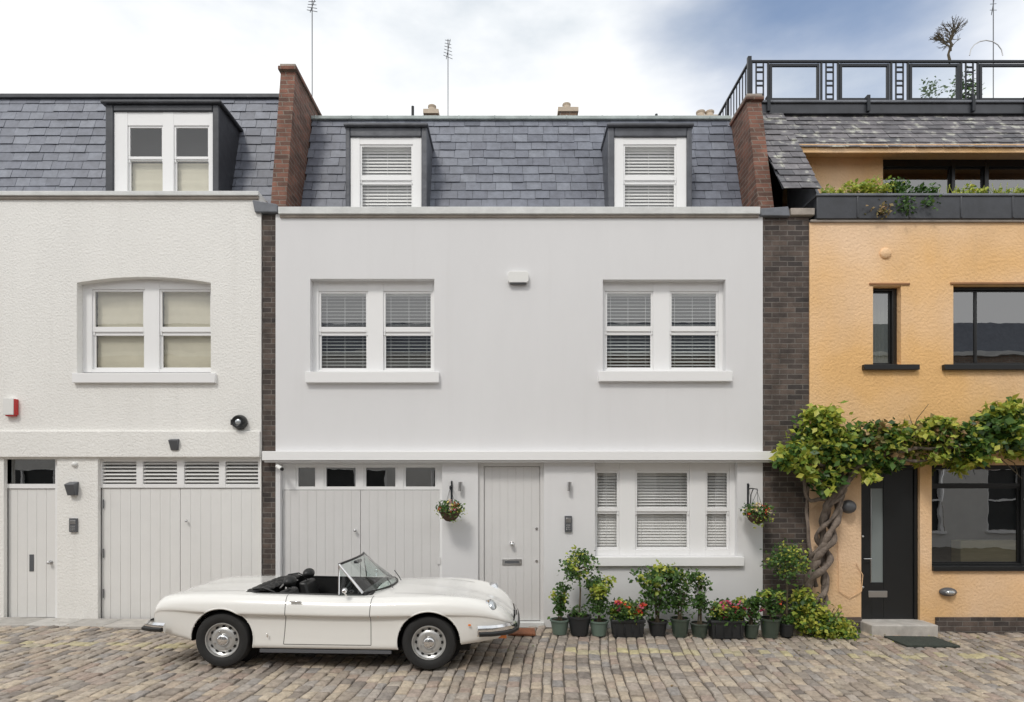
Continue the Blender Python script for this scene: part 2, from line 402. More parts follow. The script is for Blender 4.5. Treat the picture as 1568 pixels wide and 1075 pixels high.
# ================================================================= GROUND
g=MB('cobbled_street'); S=90
def G(x,y,o=0): return (x,y,gz(x)+o)
g.add([G(-S,-S,-.022),G(S,-S,-.022),G(S,S,-.022),G(-S,S,-.022)],[(0,1,2,3)],m_mortar)
x=-9.6; sk=.10
while x<9.6:
    w=R.uniform(.10,.15); y=-6.0+R.uniform(-.15,0)
    while y<.02:
        L=R.uniform(.14,.25)
        if y+L>0.03: break
        ym=y+L/2
        bow=.03*math.sin(x*1.1+ym*.7)
        ax,bx=x+.005,x+w-.005; ay,by=y+.005,y+L-.005
        apron = (x< -4.9 and ym>-.42)
        if not apron:
            h=.0+R.uniform(-.008,.008); hs=[h+R.uniform(-.007,.007) for _ in range(4)]
            def Q(px,py,hh):
                X=px+sk*py+bow+.04*math.sin(py*1.3+px*.3); return (X,py,gz(X)+hh+.006*math.sin(px*2.3)*math.sin(py*2.9))
            jx=lambda: R.uniform(-.008,.008)
            c0=[(ax+jx(),ay+jx()),(bx+jx(),ay+jx()),(bx+jx(),by+jx()),(ax+jx(),by+jx())]
            cm=((ax+bx)/2,(ay+by)/2)
            def sc(k): return [(cm[0]+(q[0]-cm[0])*k, cm[1]+(q[1]-cm[1])*k) for q in c0]
            vs=[Q(*q,-.035) for q in c0]+[Q(*q,-.014+hs[i]) for i,q in enumerate(sc(.98))]+[Q(*q,-.004+hs[i]) for i,q in enumerate(sc(.84))]+[Q(*q,.001+hs[i]) for i,q in enumerate(sc(.55))]
            fs=[]
            for k in range(3):
                for i in range(4): fs.append((k*4+i,k*4+(i+1)%4,(k+1)*4+(i+1)%4,(k+1)*4+i))
            fs.append((12,13,14,15))
            ylw = abs(ym+1.32)<.09 and R.random()<.7 and (x<-3.2 or x>0.8)
            g.add(vs,fs,m_settY if ylw else m_sett,True)
        y+=L
    x+=w
g.done(sharp=60)
fl=MB('pavement_flags')
x=-9.5
while x<-4.85:
    w=R.uniform(.5,.75); a,b=x+.005,min(x+w-.005,-4.8)
    fl.hexa([G(a,-.44,-.03),G(b,-.44,-.03),G(b,.02,-.03),G(a,.02,-.03),G(a,-.44,.012),G(b,-.44,.012),G(b,.02,.016),G(a,.02,.016)],m_flag); x+=w
fl.done(bevel=.004)
fl=MB('fallen_leaves')
for i in range(260):
    k=R.random()
    if k<.6: x,y=R.gauss(5.2,1.3),-abs(R.gauss(0,.9))-.15
    else: x,y=R.uniform(-8,8),-abs(R.gauss(0,.8))-.05
    z=gz(x)+R.uniform(.004,.014); a=R.uniform(0,6.28); L=R.uniform(.02,.05); c,s=math.cos(a),math.sin(a)
    fl.add([(x,y,z),(x+c*L*.5-s*L*.3,y+s*L*.5+c*L*.3,z+.006),(x+c*L,y+s*L,z+.003),(x+c*L*.5+s*L*.3,y+s*L*.5-c*L*.3,z+.008)],[(0,1,2),(0,2,3)],R.choice([m_leafR,m_leafR,m_leafY]))
fl.done(sharp=180)

# ================================================================= CENTRE HOUSE
H=empty('white_mews_house')
xa,xb=mx(422),mx(1168)
zt=mz(328)
rec=.12
opsC=[(mx(475),mx(665),mz(577),mz(427)),(mx(923),mx(1111),mz(577),mz(428)),
      (mx(429),mx(677),-.12,mz(711)),(mx(732),mx(833),-.12,mz(707)),(mx(911),mx(1129),mz(852),mz(704))]
w=MB('front_wall',H); wall(w,xa,xb,-.35,zt,opsC,m_stucco,0,.16); w.done()
t=MB('stone_trim',H)
t.box(mx(428),mx(1162),-.06,.42,mz(330),mz(319),m_coping)
t.box(mx(428)+.01,mx(1162)-.01,-.03,.40,mz(334),mz(330)-.002,m_copbr)  # thin darker strip directly below the coping
t.done(bevel=.008)
t=MB('string_course',H)
t.box(mx(407),mx(1190),-.14,.05,mz(705,-.12),mz(691,-.12),m_trim)
t.box(mx(409),mx(1188),-.11,.05,mz(708,-.1),mz(705,-.12)-.002,m_stucco)
t.done(bevel=.006)
t=MB('window_sills',H)
for a,b,c,d in ((467,672,587,573),(917,1122,585,572)):
    t.box(mx(a,-.07),mx(b,-.07),-.07,.20,mz(c,-.07)+.012,mz(d-4,-.07),m_trim)
t.box(mx(911,-.06),mx(1140,-.06),-.06,.2,mz(867,-.06),mz(853,-.06),m_trim)
t.done(bevel=.006)
def r_(pairs,y): return [(mx(a,y),mx(b,y)) for a,b in pairs]
def z_(pairs,y): return [(mz(a,y),mz(b,y)) for a,b in pairs]
o=opsC[0]; sash(H,'bedroom_window',o[0],o[1],mz(569,.12),o[3],r_([(491,560),(590,659)],.12),z_([(563,513),(500,449)],.12),rec,m_trim,m_glassU,blind='slat',bt=lambda z:.30 if z>mz(508) else .34)
o=opsC[1]; sash(H,'landing_window',o[0],o[1],mz(569,.12),o[3],r_([(930,997),(1029,1097)],.12),z_([(562,512),(499,449)],.12),rec,m_trim,m_glassU,blind='slat',bt=lambda z:.36 if z>mz(508) else .60)
o=opsC[4]; sash(H,'kitchen_window',o[0],o[1],mz(852),o[3],r_([(915,945),(976,1053),(1084,1114)],.1),z_([(838,787),(777,724)],.1),.10,m_trim,m_glass,blind='slat',bt=lambda z:1.0 if z<mz(782) else .75,pitch=.043)
# garage
o=opsC[2]; t=MB('garage_doors',H); y=.09
zt2=mz(750,y)
t.box(o[0],mx(456,y)-.03,y,y+.07,zt2,o[3],m_trim)
px=[(456,482),(499,544),(560,605),(621,666)]
for i,(a,b) in enumerate(px):
    A,B=mx(a,y),mx(b,y); t.box(A-.03,A,y+.015,y+.06,mz(744,y)-.01,mz(717,y)+.01,m_trim); t.box(B,B+.03,y+.015,y+.06,mz(744,y)-.01,mz(717,y)+.01,m_trim)
    nx=mx(px[i+1][0],y)-.03 if i<3 else o[1]
    t.box(B+.03,nx,y+.002,y+.07,zt2,o[3],m_trim)
    t.box(A-.03,B+.03,y+.004,y+.07,mz(717,y)+.01,o[3],m_trim); t.box(A-.03,B+.03,y+.004,y+.07,zt2,mz(744,y)-.01,m_trim)
    t.add([(A,y+.04,mz(745,y)),(B,y+.04,mz(745,y)),(B,y+.04,mz(716,y)),(A,y+.04,mz(716,y))],[(0,1,2,3)],m_glassD)
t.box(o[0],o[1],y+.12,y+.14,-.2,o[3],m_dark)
t.box(o[0],mx(431,y),y-.01,y+.07,-.15,zt2-.002,m_trim)
boards(t,mx(431,y)+.004,mx(552,y)-.003,-.04,zt2-.006,y,9,m_door)
boards(t,mx(552,y)+.003,mx(673,y)-.002,-.05,zt2-.006,y,9,m_door)
t.box(mx(673,y),o[1],y-.01,y+.07,-.15,zt2-.002,m_trim)
t.ball((mx(545,y),y-.05,mz(812,y)),.024,m_steel); t.tube([(mx(545,y),y,mz(812,y)),(mx(545,y),y-.04,mz(812,y))],.01,m_steel)
for zz in (770,860,915):
    t.box(mx(431,y)-.02,mx(431,y)+.03,y-.02,y-.011,mz(zz)-.05,mz(zz)+.05,m_door); t.box(mx(673,y)-.03,mx(673,y)+.02,y-.02,y-.011,mz(zz)-.05,mz(zz)+.05,m_door)
t.done(bevel=.002)
# front door
o=opsC[3]; y=.07; t=MB('front_door',H)
t.box(o[0],mx(741,y),y-.02,y+.07,-.12,o[3],m_door); t.box(mx(827,y),o[1],y-.02,y+.07,-.12,o[3],m_door)
t.box(mx(741,y),mx(827,y),y-.018,y+.07,mz(714,y),o[3],m_door)
boards(t,mx(741,y)+.004,mx(827,y)-.004,-.02,mz(714,y)-.004,y+.01,7,m_door)
t.box(o[0],o[1],-.03,y+.1,-.2,-.03,m_coping)
t.ball((mx(784),y-.05,mz(833,y)),.032,m_chrome); t.lathe([(.035,0),(.035,-.01),(.015,-.012),(.015,-.05)],(mx(784),y+.01,mz(833,y)),(0,1,0),m_chrome)
t.box(mx(769),mx(799),y-.004,y+.01,mz(866),mz(857),m_steel); t.box(mx(773),mx(795),y-.006,y-.003,mz(863.5),mz(859.5),m_greybox)
for q in (810,860): t.lathe([(.02,0),(.02,-.012),(0.001,-.013)],(mx(822),y+.01,mz(q)),(0,1,0),m_steel)
t.done(bevel=.002)
# roof
yb0,zb0,yb1,zb1=.80,6.25,1.38,8.10
slates(H,'mansard_slates',-3.36,3.67,yb0,zb0,yb1,zb1,m_slate)
t=MB('roof_capping',H); t.box(-3.37,3.68,1.33,1.62,8.10,8.16,m_leadL)
for i in range(12): t.box(-3.3+i*.6,-3.28+i*.6,1.325,1.62,8.1,8.166,m_leadL)
t.box(-3.5,3.8,1.62,7.5,7.6,8.1,m_leadD); t.done(bevel=.01)
t=MB('gutter',H); t.box(-3.5,3.8,.36,.95,5.6,6.0,m_leadD); t.done()
t=MB('rear_block',H); t.box(-3.5,3.8,1.0,7.5,-.4,5.9,m_dark); t.box(-3.5,3.8,1.65,7.5,5.9,7.6,m_brickO); t.done()
def dormer(par, nm, X0,X1,zT,f0,f1,fz,yF,cols,rows,fm,lead,bl,bt=1.0,ov=.02):
    t=MB(nm+'_cheeks',par); yB=1.45
    t.box(X0,f0-.001,yF,yB,5.9,zT,lead); t.box(f1+.001,X1,yF,yB,5.9,zT,lead)
    t.box(f0-.001,f1+.001,yF+.002,yB,fz+.002,zT,lead)
    t.box(X0-ov,X1+ov,yF-.05,yB,zT+.002,zT+.05,lead)
    t.done(bevel=.015)
    sash(par,nm,f0,f1,6.0,fz,cols,rows,yF+.03,fm,m_glass,blind=bl,bt=bt ,st=.028)
yF=.50
dormer(H,'left_dormer',mx(529,yF),mx(654,yF),mz(195,yF),mx(536,yF),mx(645,yF),mz(209,yF),yF,r_([(553,629)],yF),[(6.05,mz(279,yF)),(mz(266,yF),mz(222,yF))],m_trim,m_leadM,'slat')
dormer(H,'right_dormer',mx(931,yF),mx(1060,yF),mz(195,yF),mx(941,yF),mx(1052,yF),mz(209,yF),yF,r_([(958,1034)],yF),[(6.05,mz(279,yF)),(mz(266,yF),mz(222,yF))],m_trim,m_leadM,'slat')

# party walls --------------------------------------------------
def party(name,X0,X1,yb,yt,zb,zt,cap):
    P=empty(name); t=MB('brickwork',P)
    t.hexa([(X0,yb,zb),(X1,yb,zb),(X1,7,zb),(X0,7,zb),(X0,yt,zt),(X1,yt,zt),(X1,7,zt),(X0,7,zt)],m_brick); t.done()
    t=MB('coping',P); t.box(X0-.03,X1+.03,yt-.05,7.02,zt+.001,zt+.06,m_brick); t.box(X0-.01,X1+.01,yt-.02,7,zt+.062,zt+.11,m_copbr)
    t.done(bevel=.008); return P
party('brick_party_wall',-3.592,-3.365,.15,.59,5.95,8.40,1)
party('brick_party_wall',3.675,3.90,.15,.66,5.95,7.98,1)
P=empty('brick_pier'); t=MB('brickwork',P); t.box(mx(400)+.002,mx(422)-.002,.025,.6,-.4,mz(328),m_brickD); t.done()
t=MB('lead_cap',P); 
t.hexa([(mx(392),-.05,mz(327)),(mx(428)-.004,-.05,mz(327)),(mx(428)-.004,.5,mz(327)),(mx(392),.5,mz(327)),(mx(389),-.07,mz(309)),(mx(425),-.04,mz(314)),(mx(425),.5,mz(312)),(mx(389),.5,mz(309))],m_lead); t.done(bevel=.012)
P=empty('brick_pier'); t=MB('brickwork',P); t.box(xb+.002,mx(1240)-.002,.02,.6,-.4,mz(332),m_brickD); t.done()
t=MB('lead_cap',P)
t.hexa([(mx(1163),-.05,mz(332)),(mx(1208),-.05,mz(333)),(mx(1208),.5,mz(333)),(mx(1163),.5,mz(332)),(mx(1163),-.05,mz(321)),(mx(1205),-.05,mz(318)),(mx(1205),.5,mz(318)),(mx(1163),.5,mz(320))],m_lead)
t.box(mx(1209),mx(1246),-.04,.5,mz(331),mz(320),m_copbr); t.done(bevel=.012)

# ================================================================= LEFT HOUSE
HL=empty('white_mews_house')
xl,xr=-9.6,mx(400)
opsL=[(mx(118),mx(323),mz(575),mz(424)),(mx(6),mx(88),-.12,mz(703)),(mx(150),mx(398),-.12,mz(702)),
      (-9.2,-7.9,mz(575),mz(430))]
w=MB('front_wall',HL); wall(w,xl,xr,-.35,mz(302),opsL,m_stuccoL,-.004,.16)
a,b=opsL[0][0],opsL[0][1]; zT=mz(424); rise=.085; n=14
arc=[(a+(b-a)*i/n, zT-rise+rise*(1-(2*i/n-1)**2)) for i in range(n+1)]
for i in range(n):
    w.add([(arc[i][0],-.004,arc[i][1]),(arc[i+1][0],-.004,arc[i+1][1]),(arc[i+1][0],-.004,zT),(arc[i][0],-.004,zT),
           (arc[i][0],.15,arc[i][1]),(arc[i+1][0],.15,arc[i+1][1])],[(0,1,2,3),(0,4,5,1)],m_stuccoL)
w.done()
t=MB('parapet_coping',HL); t.box(xl,mx(398),-.06,.42,mz(302)+.001,mz(295),m_coping); t.box(xl,mx(398)-.01,-.035,.40,mz(306),mz(302),m_copbr); t.done(bevel=.008)  # second box: dark colour stands in for the shadow under the coping
t=MB('string_band',HL); t.box(xl,mx(400)-.004,-.05,.02,mz(700,-.05),mz(660,-.05),m_stuccoL); t.done(bevel=.008)
t=MB('window_sill',HL); t.box(mx(110,-.06),mx(329,-.06),-.06,.2,mz(586,-.06),mz(571,-.06),m_trim); t.done(bevel=.006)
o=opsL[0]; sash(HL,'bedroom_window',o[0],o[1],mz(570,.12),o[3]-.005,r_([(144,218),(247,321)],.12),z_([(562,513),(500,446)],.12),.12,m_trim,m_glass,blind='roman')
o=opsL[3]; sash(HL,'side_window',o[0],o[1],o[2],o[3],[(-9.0,-8.1)],z_([(562,513),(500,446)],.12),.12,m_trim,m_glass,blind='roman')
o=opsL[1]; t=MB('front_door',HL); y=.08
t.box(o[0],mx(12,y),y-.02,y+.06,-.1,o[3],m_trim); t.box(mx(86,y),o[1],y-.02,y+.06,-.1,o[3],m_trim)
t.box(mx(12,y),mx(86,y),y-.018,y+.06,mz(748,y),mz(741,y),m_trim)
t.add([(mx(12,y),y+.02,mz(741,y)),(mx(86,y),y+.02,mz(741,y)),(mx(86,y),y+.02,o[3]),(mx(12,y),y+.02,o[3])],[(0,1,2,3)],m_glassD)
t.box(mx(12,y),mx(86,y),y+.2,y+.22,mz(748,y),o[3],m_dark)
boards(t,mx(12,y)+.003,mx(86,y)-.003,.03,mz(748,y)-.003,y,5,m_doorL)
t.box(mx(45.5,y),mx(52,y),y-.008,y+.005,mz(876),mz(850),m_greybox); t.ball((mx(72),y-.05,mz(862)),.025,m_steel); t.lathe([(.03,0),(.03,-.01),(.012,-.012),(.012,-.05)],(mx(72),y,mz(862)),(0,1,0),m_steel)
t.box(o[0],o[1],-.02,.15,-.2,.022,m_coping); t.done(bevel=.002)
o=opsL[2]; t=MB('garage_doors',HL); y=.08
zz=mz(747,y)
t.box(o[0],mx(158,y),y-.02,y+.06,zz,o[3],m_trim); pl=[(158,210),(220,272),(283,336),(346,396)]
for i,(a,b) in enumerate(pl):
    A,B=mx(a,y),mx(b,y); e=mx(pl[i+1][0],y) if i<3 else o[1]
    t.box(B,e,y-.02,y+.06,zz,o[3],m_trim)
    t.box(A,B,y-.018,y+.05,zz,mz(741,y),m_trim); t.box(A,B,y-.018,y+.05,mz(707,y),o[3],m_trim); t.box(A,B,y+.08,y+.09,zz,o[3],m_dark)
    for k in range(6):
        q=mz(741,y)+.02+k*(mz(707,y)-mz(741,y)-.01)/6
        t.hexa([(A,y-.012,q),(B,y-.012,q),(B,y+.04,q+.03),(A,y+.04,q+.03),(A,y-.012,q+.010),(B,y-.012,q+.010),(B,y+.04,q+.040),(A,y+.04,q+.040)],m_doorL)
t.box(o[0],mx(154,y),y-.02,y+.06,-.15,zz-.002,m_trim)
boards(t,mx(154,y)+.003,mx(276,y)-.003,.0,zz-.006,y,8,m_doorL); boards(t,mx(276,y)+.003,o[1]-.004,.0,zz-.006,y,8,m_doorL)
for q in (772,848,910): t.tube([(mx(154),y-.02,mz(q+7)),(mx(154),y-.02,mz(q-7))],.008,m_greybox)
t.ball((mx(283),y-.04,mz(798)),.02,m_steel)
t.done(bevel=.002)
slates(HL,'mansard_slates',-9.6,-3.595,.80,6.3,1.38,8.46,m_slate)
t=MB('roof_capping',HL); t.box(-9.6,-3.6,1.33,1.6,8.46,8.53,m_leadD); t.box(-9.6,-3.6,1.6,7.5,7.6,8.46,m_leadD); t.done(bevel=.01)
t=MB('gutter',HL); t.box(-9.6,-3.6,.36,.95,5.6,6.1,m_leadD); t.done()
t=MB('rear_block',HL); t.box(-9.6,-3.6,1.0,7.5,-.4,5.9,m_dark); t.box(-9.6,-3.6,1.65,7.5,5.9,7.6,m_brickO); t.done()
yF=.45
dormer(HL,'dormer',mx(161,yF),mx(335,yF),mz(160,yF),mx(173,yF),mx(325,yF),mz(170,yF),yF,r_([(196,245),(267,316)],yF),[(6.15,mz(243,yF)),(mz(237,yF),mz(193,yF))],m_trim,m_leadD,'roman_half',ov=.05)

# ================================================================= ORANGE HOUSE
HO=empty('orange_mews_house')
x0,x1=mx(1240),9.7
opsO=[(mx(1337),mx(1380),mz(558),mz(438)),(mx(1460),8.6,mz(558),mz(436)),(mx(1319),mx(1409),-.2,mz(712)),(mx(1427),8.9,mz(868),mz(712))]
w=MB('front_wall',HO); wall(w,x0,x1,-.45,mz(338),opsO,m_orange,.004,.16); w.done()
t=MB('black_sills',HO)
t.box(mx(1323,-.05),mx(1408,-.05),-.06,.18,mz(566,-.05),mz(558,-.05),m_black); t.box(mx(1446,-.05),8.75,-.06,.18,mz(566,-.05),mz(558,-.05),m_black)
t.box(mx(1427),8.95,-.04,.18,mz(874),mz(867),m_black); t.done(bevel=.004)
t=MB('window_heads',HO)
m_head=M('brown_drip_edge',(.33,.17,.08),.8,var=.2)
for a,b,c in ((mx(1331),mx(1393),437),(mx(1455),8.7,436)): t.box(a,b,-.015,.01,mz(c)+.004,mz(c)+.035,m_head)
t.done(bevel=.006)
def dark_window(par,nm,a,b,c,d,cols,rows,y):
    sash(par,nm,a,b,c,d,cols,rows,y,m_black,m_glassD,st=.02)
o=opsO[0]; dark_window(HO,'narrow_window',*o,[(o[0]+.05,o[1]-.09)],[(o[2]+.05,o[3]-.06)],.10)
t=MB('narrow_window_curtain',HO); vs=[];fs=[]
for i in range(21):
    X_=o[0]+.04+(o[1]-o[0]-.1)*i/20; vs+=[(X_,.24+.03*math.sin(i*1.5),o[2]+.02),(X_,.24+.03*math.sin(i*1.5),o[3])]
    if i: fs.append((2*i-2,2*i,2*i+1,2*i-1))
t.add(vs,fs,m_roman,True); t.done()
o=opsO[1]; dark_window(HO,'wide_window',*o,[(o[0]+.05,mx(1497,.1)-.02),(mx(1497,.1)+.02,8.0)],[(o[2]+.05,o[3]-.06)],.10)
o=opsO[3]; dark_window(HO,'shop_window',*o,[(o[0]+.06,mx(1560,.1)),(mx(1568,.1),8.8)],[(o[2]+.06,mz(748,.1)),(mz(740,.1),o[3]-.06)],.08)
t=MB('window_shelf',HO); t.box(mx(1468,.2),mx(1562,.2),.16,.36,mz(862,.2),mz(828,.2),m_wood); t.done(bevel=.005)
o=opsO[2]; t=MB('front_door',HO); y=.07
t.box(o[0],o[0]+.05,y-.02,y+.08,-.12,o[3],m_black); t.box(o[1]-.05,o[1],y-.02,y+.08,-.12,o[3],m_black); t.box(o[0]+.05,o[1]-.05,y-.018,y+.08,o[3]-.06,o[3],m_black)
A,B=mx(1334,y),mx(1353,y); zA,zB=mz(892,y),mz(748,y)
t.box(o[0]+.052,A,y+.002,y+.05,-.1,o[3]-.062,m_black); t.box(B,o[1]-.052,y+.002,y+.05,-.1,o[3]-.062,m_black)
t.box(A,B,y+.004,y+.05,-.1,zA,m_black); t.box(A,B,y+.004,y+.05,zB,o[3]-.062,m_black)
m_frost=M('frosted_glass',(.22,.25,.25),.15,coat=.5)
t.add([(A,y+.02,zA),(B,y+.02,zA),(B,y+.02,zB),(A,y+.02,zB)],[(0,1,2,3)],m_frost)
t.box(A-.01,A,y-.006,y+.01,zA,zB,m_steel)
t.box(mx(1334),mx(1363),y-.006,y+.001,mz(916),mz(906),m_steel)
t.tube([(mx(1324),y-.05,mz(856)),(mx(1336),y-.05,mz(856))],.01,m_steel); t.ball((mx(1324),y-.02,mz(822)),.02,m_steel); t.ball((mx(1324),y-.02,mz(900)),.02,m_steel)
t.done(bevel=.004)
t=MB('door_step',HO); t.box(mx(1331,-.25),mx(1432,-.25),-.32,.09,-.3,mz(950,-.1)-.02,m_flag); t.done(bevel=.015)
t=MB('brick_plinth',HO); t.box(mx(1432),9.7,-.03,.01,-.5,mz(945),m_brickD); t.box(mx(1283),mx(1318),-.03,.01,-.5,mz(945),m_brickD); t.done()
t=MB('planter_parapet',HO); t.box(mx(1248),9.7,-.05,.45,mz(337),mz(303),m_leadD); t.box(mx(1246),9.7,-.07,.47,mz(303)+.001,mz(299),m_lead)
t.box(mx(1240),9.7,-.03,.4,mz(341),mz(337)-.002,m_copbr)
for q in range(7): t.box(5.0+q*.75,5.03+q*.75,-.062,-.045,mz(336),mz(303),m_leadD)
t.done(bevel=.01)
t=MB('soil_bed',HO); t.box(mx(1250),9.7,.0,.42,mz(303),mz(298),m_soil); t.done()
yl=.9
w=MB('loggia_wall',HO); XW=mx(1352,yl)
opu=[(XW,9.2,5.8,mz(241,yl))]
wall(w,4.49,9.7,5.7,7.42,opu,m_orange,yl,.1); w.done()
sash(HO,'loggia_window',XW,9.2,5.8,mz(241,yl),[(XW+.05,mx(1462,yl)-.03),(mx(1468,yl),mx(1512,yl)-.02),(mx(1520,yl),9.1)],[(5.85,mz(254,yl))],yl+.05,m_black,m_glassD,st=.02)
t=MB('side_cheek',HO); t.hexa([(4.46,-.02,6.15),(4.50,-.02,6.15),(4.50,1.0,6.15),(4.46,1.0,6.15),(4.46,.62,7.25),(4.50,.62,7.25),(4.50,1.0,7.25),(4.46,1.0,7.25)],m_lead)
t.box(4.505,4.66,.82,.90,6.2,7.0,m_black); t.done()
t=MB('eaves',HO); t.box(4.46,9.7,.60,1.0,7.22,7.27,m_orange); t.box(4.46,9.7,.57,.60,7.13,7.26,m_orange); t.done()
slp=1.45
slates(HO,'roof_slates',4.46,9.7,.55,7.2,1.2,8.07,m_slateR,w=.22,exp=.15)
slates(HO,'side_slates',3.905,4.46,.55-(.95/slp),6.25,1.2,8.07+.07,m_slateR,w=.24,exp=.17)
t=MB('terrace_fascia',HO); t.box(3.95,9.7,1.15,1.45,8.08,8.24,m_leadD); t.box(3.9,9.7,1.12,1.5,8.25,8.29,m_lead); t.box(3.9,9.7,1.45,7.5,7.4,8.2,m_leadD); t.done(bevel=.01)
t=MB('rear_block',HO); t.box(3.8,9.7,1.4,7.5,-.4,7.4,m_dark); t.box(4.5,9.7,.36,1.39,5.6,5.69,m_leadD); t.done()
RL=empty('terrace_railing'); yr=1.3; t=MB('ironwork',RL)
zlo=8.30; zhi=mz(93,yr)
X=lambda p: mx(p,yr)
t.box(X(1150),9.7,yr-.02,yr+.02,zhi-.03,zhi,m_iron); t.box(X(1150),9.7,yr-.018,yr+.018,zlo+.02,zlo+.06,m_iron)
gp=MB('glass_panels',RL)
per=X(1285)-X(1178); 
for k in range(5):
    a=X(1178)+k*per; b=a+(X(1254)-X(1178)); zl=zlo+.08; zh=zhi-.06
    t.box(a,a+.04,yr-.02,yr+.02,zl,zh,m_iron); t.box(b-.04,b,yr-.02,yr+.02,zl,zh,m_iron)
    t.box(a+.04,b-.04,yr-.018,yr+.018,zl,zl+.04,m_iron); t.box(a+.04,b-.04,yr-.018,yr+.018,zh-.04,zh,m_iron)
    gp.add([(a+.04,yr,zl+.04),(b-.04,yr,zl+.04),(b-.04,yr,zh-.04),(a+.04,yr,zh-.04)],[(0,1,2,3)],m_railgl)
    for q in (a-.02, a-.30):
        if q<X(1150): continue
        t.box(q-.015,q+.015,yr-.015,yr+.015,zlo-.06,zhi-.03,m_iron)
    cx=a-.16
    if cx>X(1150):
        for q in (cx-.06,cx+.06): t.box(q-.01,q+.01,yr-.01,yr+.01,zlo+.06,zhi-.03,m_iron)
        for f in (.2,.5,.8):
            zc=zlo+(zhi-zlo)*f; t.box(cx-.05,cx+.05,yr-.012,yr+.012,zc-.05,zc-.03,m_iron); t.box(cx-.05,cx+.05,yr-.012,yr+.012,zc+.03,zc+.05,m_iron)
t.box(X(1150)-.06,X(1150)+.0,yr-.03,yr+.03,8.2,zhi+.06,m_iron)
xs=X(1150)-.03
t.box(xs-.02,xs+.02,yr+.03,4.2,zhi-.03,zhi,m_iron); t.box(xs-.018,xs+.018,yr+.03,4.2,zlo,zlo+.04,m_iron)
for k in range(20): t.box(xs-.008,xs+.008,yr+.15+k*.14,yr+.166+k*.14,zlo+.04,zhi-.03,m_iron)
for k in range(3): t.box(xs-.02,xs+.02,yr+1.0+k,yr+1.04+k,8.2,zhi-.03,m_iron)
for q in (1170,1320,1478,1560): t.box(X(q)-.025,X(q)+.025,yr-.2,yr-.1,8.10,8.36,m_iron)
t.done(); gp.done()

# ================================================================= OPPOSITE TERRACE (reflected in the panes)
OP=empty('brick_mews_house')
w=MB('front_wall',OP); WD=32
ow=[]
for k in range(16):
    cx=-30+k*4
    ow.append((cx-.6,cx+.6,3.6,5.2)); ow.append((cx+1.0,cx+1.9,3.6,5.2)); ow.append((cx-.9,cx+1.5,.3,2.5))
xs_=sorted({-WD,WD,*[a for o in ow for a in o[:2]]}); zs_=sorted({-.9,6.6,*[a for o in ow for a in o[2:]]})
for i in range(len(xs_)-1):
    for j in range(len(zs_)-1):
        cx=(xs_[i]+xs_[i+1])/2; cz=(zs_[j]+zs_[j+1])/2; hole=any(o[0]<cx<o[1] and o[2]<cz<o[3] for o in ow)
        yy=-13.2 if hole else -13
        mt=m_black if hole else (m_oppw if cz<2.9 or int((cx+32)//8)%2 else m_brickO)
        w.add([(xs_[i],yy,zs_[j]),(xs_[i],yy,zs_[j+1]),(xs_[i+1],yy,zs_[j+1]),(xs_[i+1],yy,zs_[j])],[(0,1,2,3)],mt)
for o in ow:
    w.box(o[0]-.06,o[1]+.06,-13.05,-12.9,o[2]-.1,o[2],m_trim); w.box((o[0]+o[1])/2-.04,(o[0]+o[1])/2+.04,-13.15,-13.05,o[2],o[3],m_trim)
    w.box(o[0],o[1],-13.15,-13.06,(o[2]+o[3])/2-.03,(o[2]+o[3])/2+.03,m_trim)
    w.box(o[0],o[0]+.07,-13.15,-13.04,o[2],o[3],m_trim); w.box(o[1]-.07,o[1],-13.15,-13.04,o[2],o[3],m_trim)
w.box(-WD,WD,-13.1,-12.9,6.6,6.75,m_coping); w.done()
t=MB('roof',OP); t.hexa([(-WD,-13.2,6.6),(WD,-13.2,6.6),(WD,-19,6.6),(-WD,-19,6.6),(-WD,-13.8,8.0),(WD,-13.8,8.0),(WD,-18,8.0),(-WD,-18,8.0)],m_slate); t.done(recalc=True)

# ================================================================= FIXTURES
def fixture(name, fn, *a):
    t=MB(name); fn(t,*a); return t.done(bevel=.004)
def alarm(t):
    cx,cz=mx(793.5,-.05),mz(424,-.05); t.prism([(cx-.15,cz-.06),(cx-.125,cz-.085),(cx+.125,cz-.085),(cx+.15,cz-.06),(cx+.15,cz+.05),(cx+.125,cz+.075),(cx-.125,cz+.075),(cx-.15,cz+.05)],-.07,.0,m_plastic)
    t.box(cx-.12,cx+.12,-.065,-.01,cz-.10,cz-.0855,m_greybox)
fixture('alarm_box',alarm)
def alarm2(t):
    t.box(mx(11),mx(27),-.08,-.003,mz(636),mz(611),m_plastic); t.box(mx(27)+.001,mx(29),-.07,-.004,mz(636),mz(612),m_red); t.box(mx(14),mx(27),-.07,-.004,mz(638),mz(636)-.001,m_red)
fixture('alarm_box',alarm2)
def wedge(cx,cz,w=.07,h=.10):
    t=MB('wall_light'); t.hexa([(cx-w*.8,-.07,cz-h),(cx+w*.8,-.07,cz-h),(cx+w*.8,0,cz-h),(cx-w*.8,0,cz-h),(cx-w,-.12,cz+h*.6),(cx+w,-.12,cz+h*.6),(cx+w,0,cz+h),(cx-w,0,cz+h)],m_greybox); t.done(bevel=.006)
wedge(mx(114),mz(748)); wedge(mx(268,-.05),mz(680,-.05),.065,.09)
t=MB('round_wall_lamp'); c=(mx(369),0,mz(647)); t.lathe([(.02,-.001),(.10,-.002),(.11,-.03),(.10,-.09),(.085,-.12),(.07,-.12),(.05,-.10),(0.001,-.09)],c,(0,1,0),m_black,20); t.box(c[0]-.13,c[0]-.09,-.05,0,c[2]-.04,c[2]+.04,m_black); t.ball((c[0],-.09,c[2]),(.05,.03,.05),m_lens); t.done()
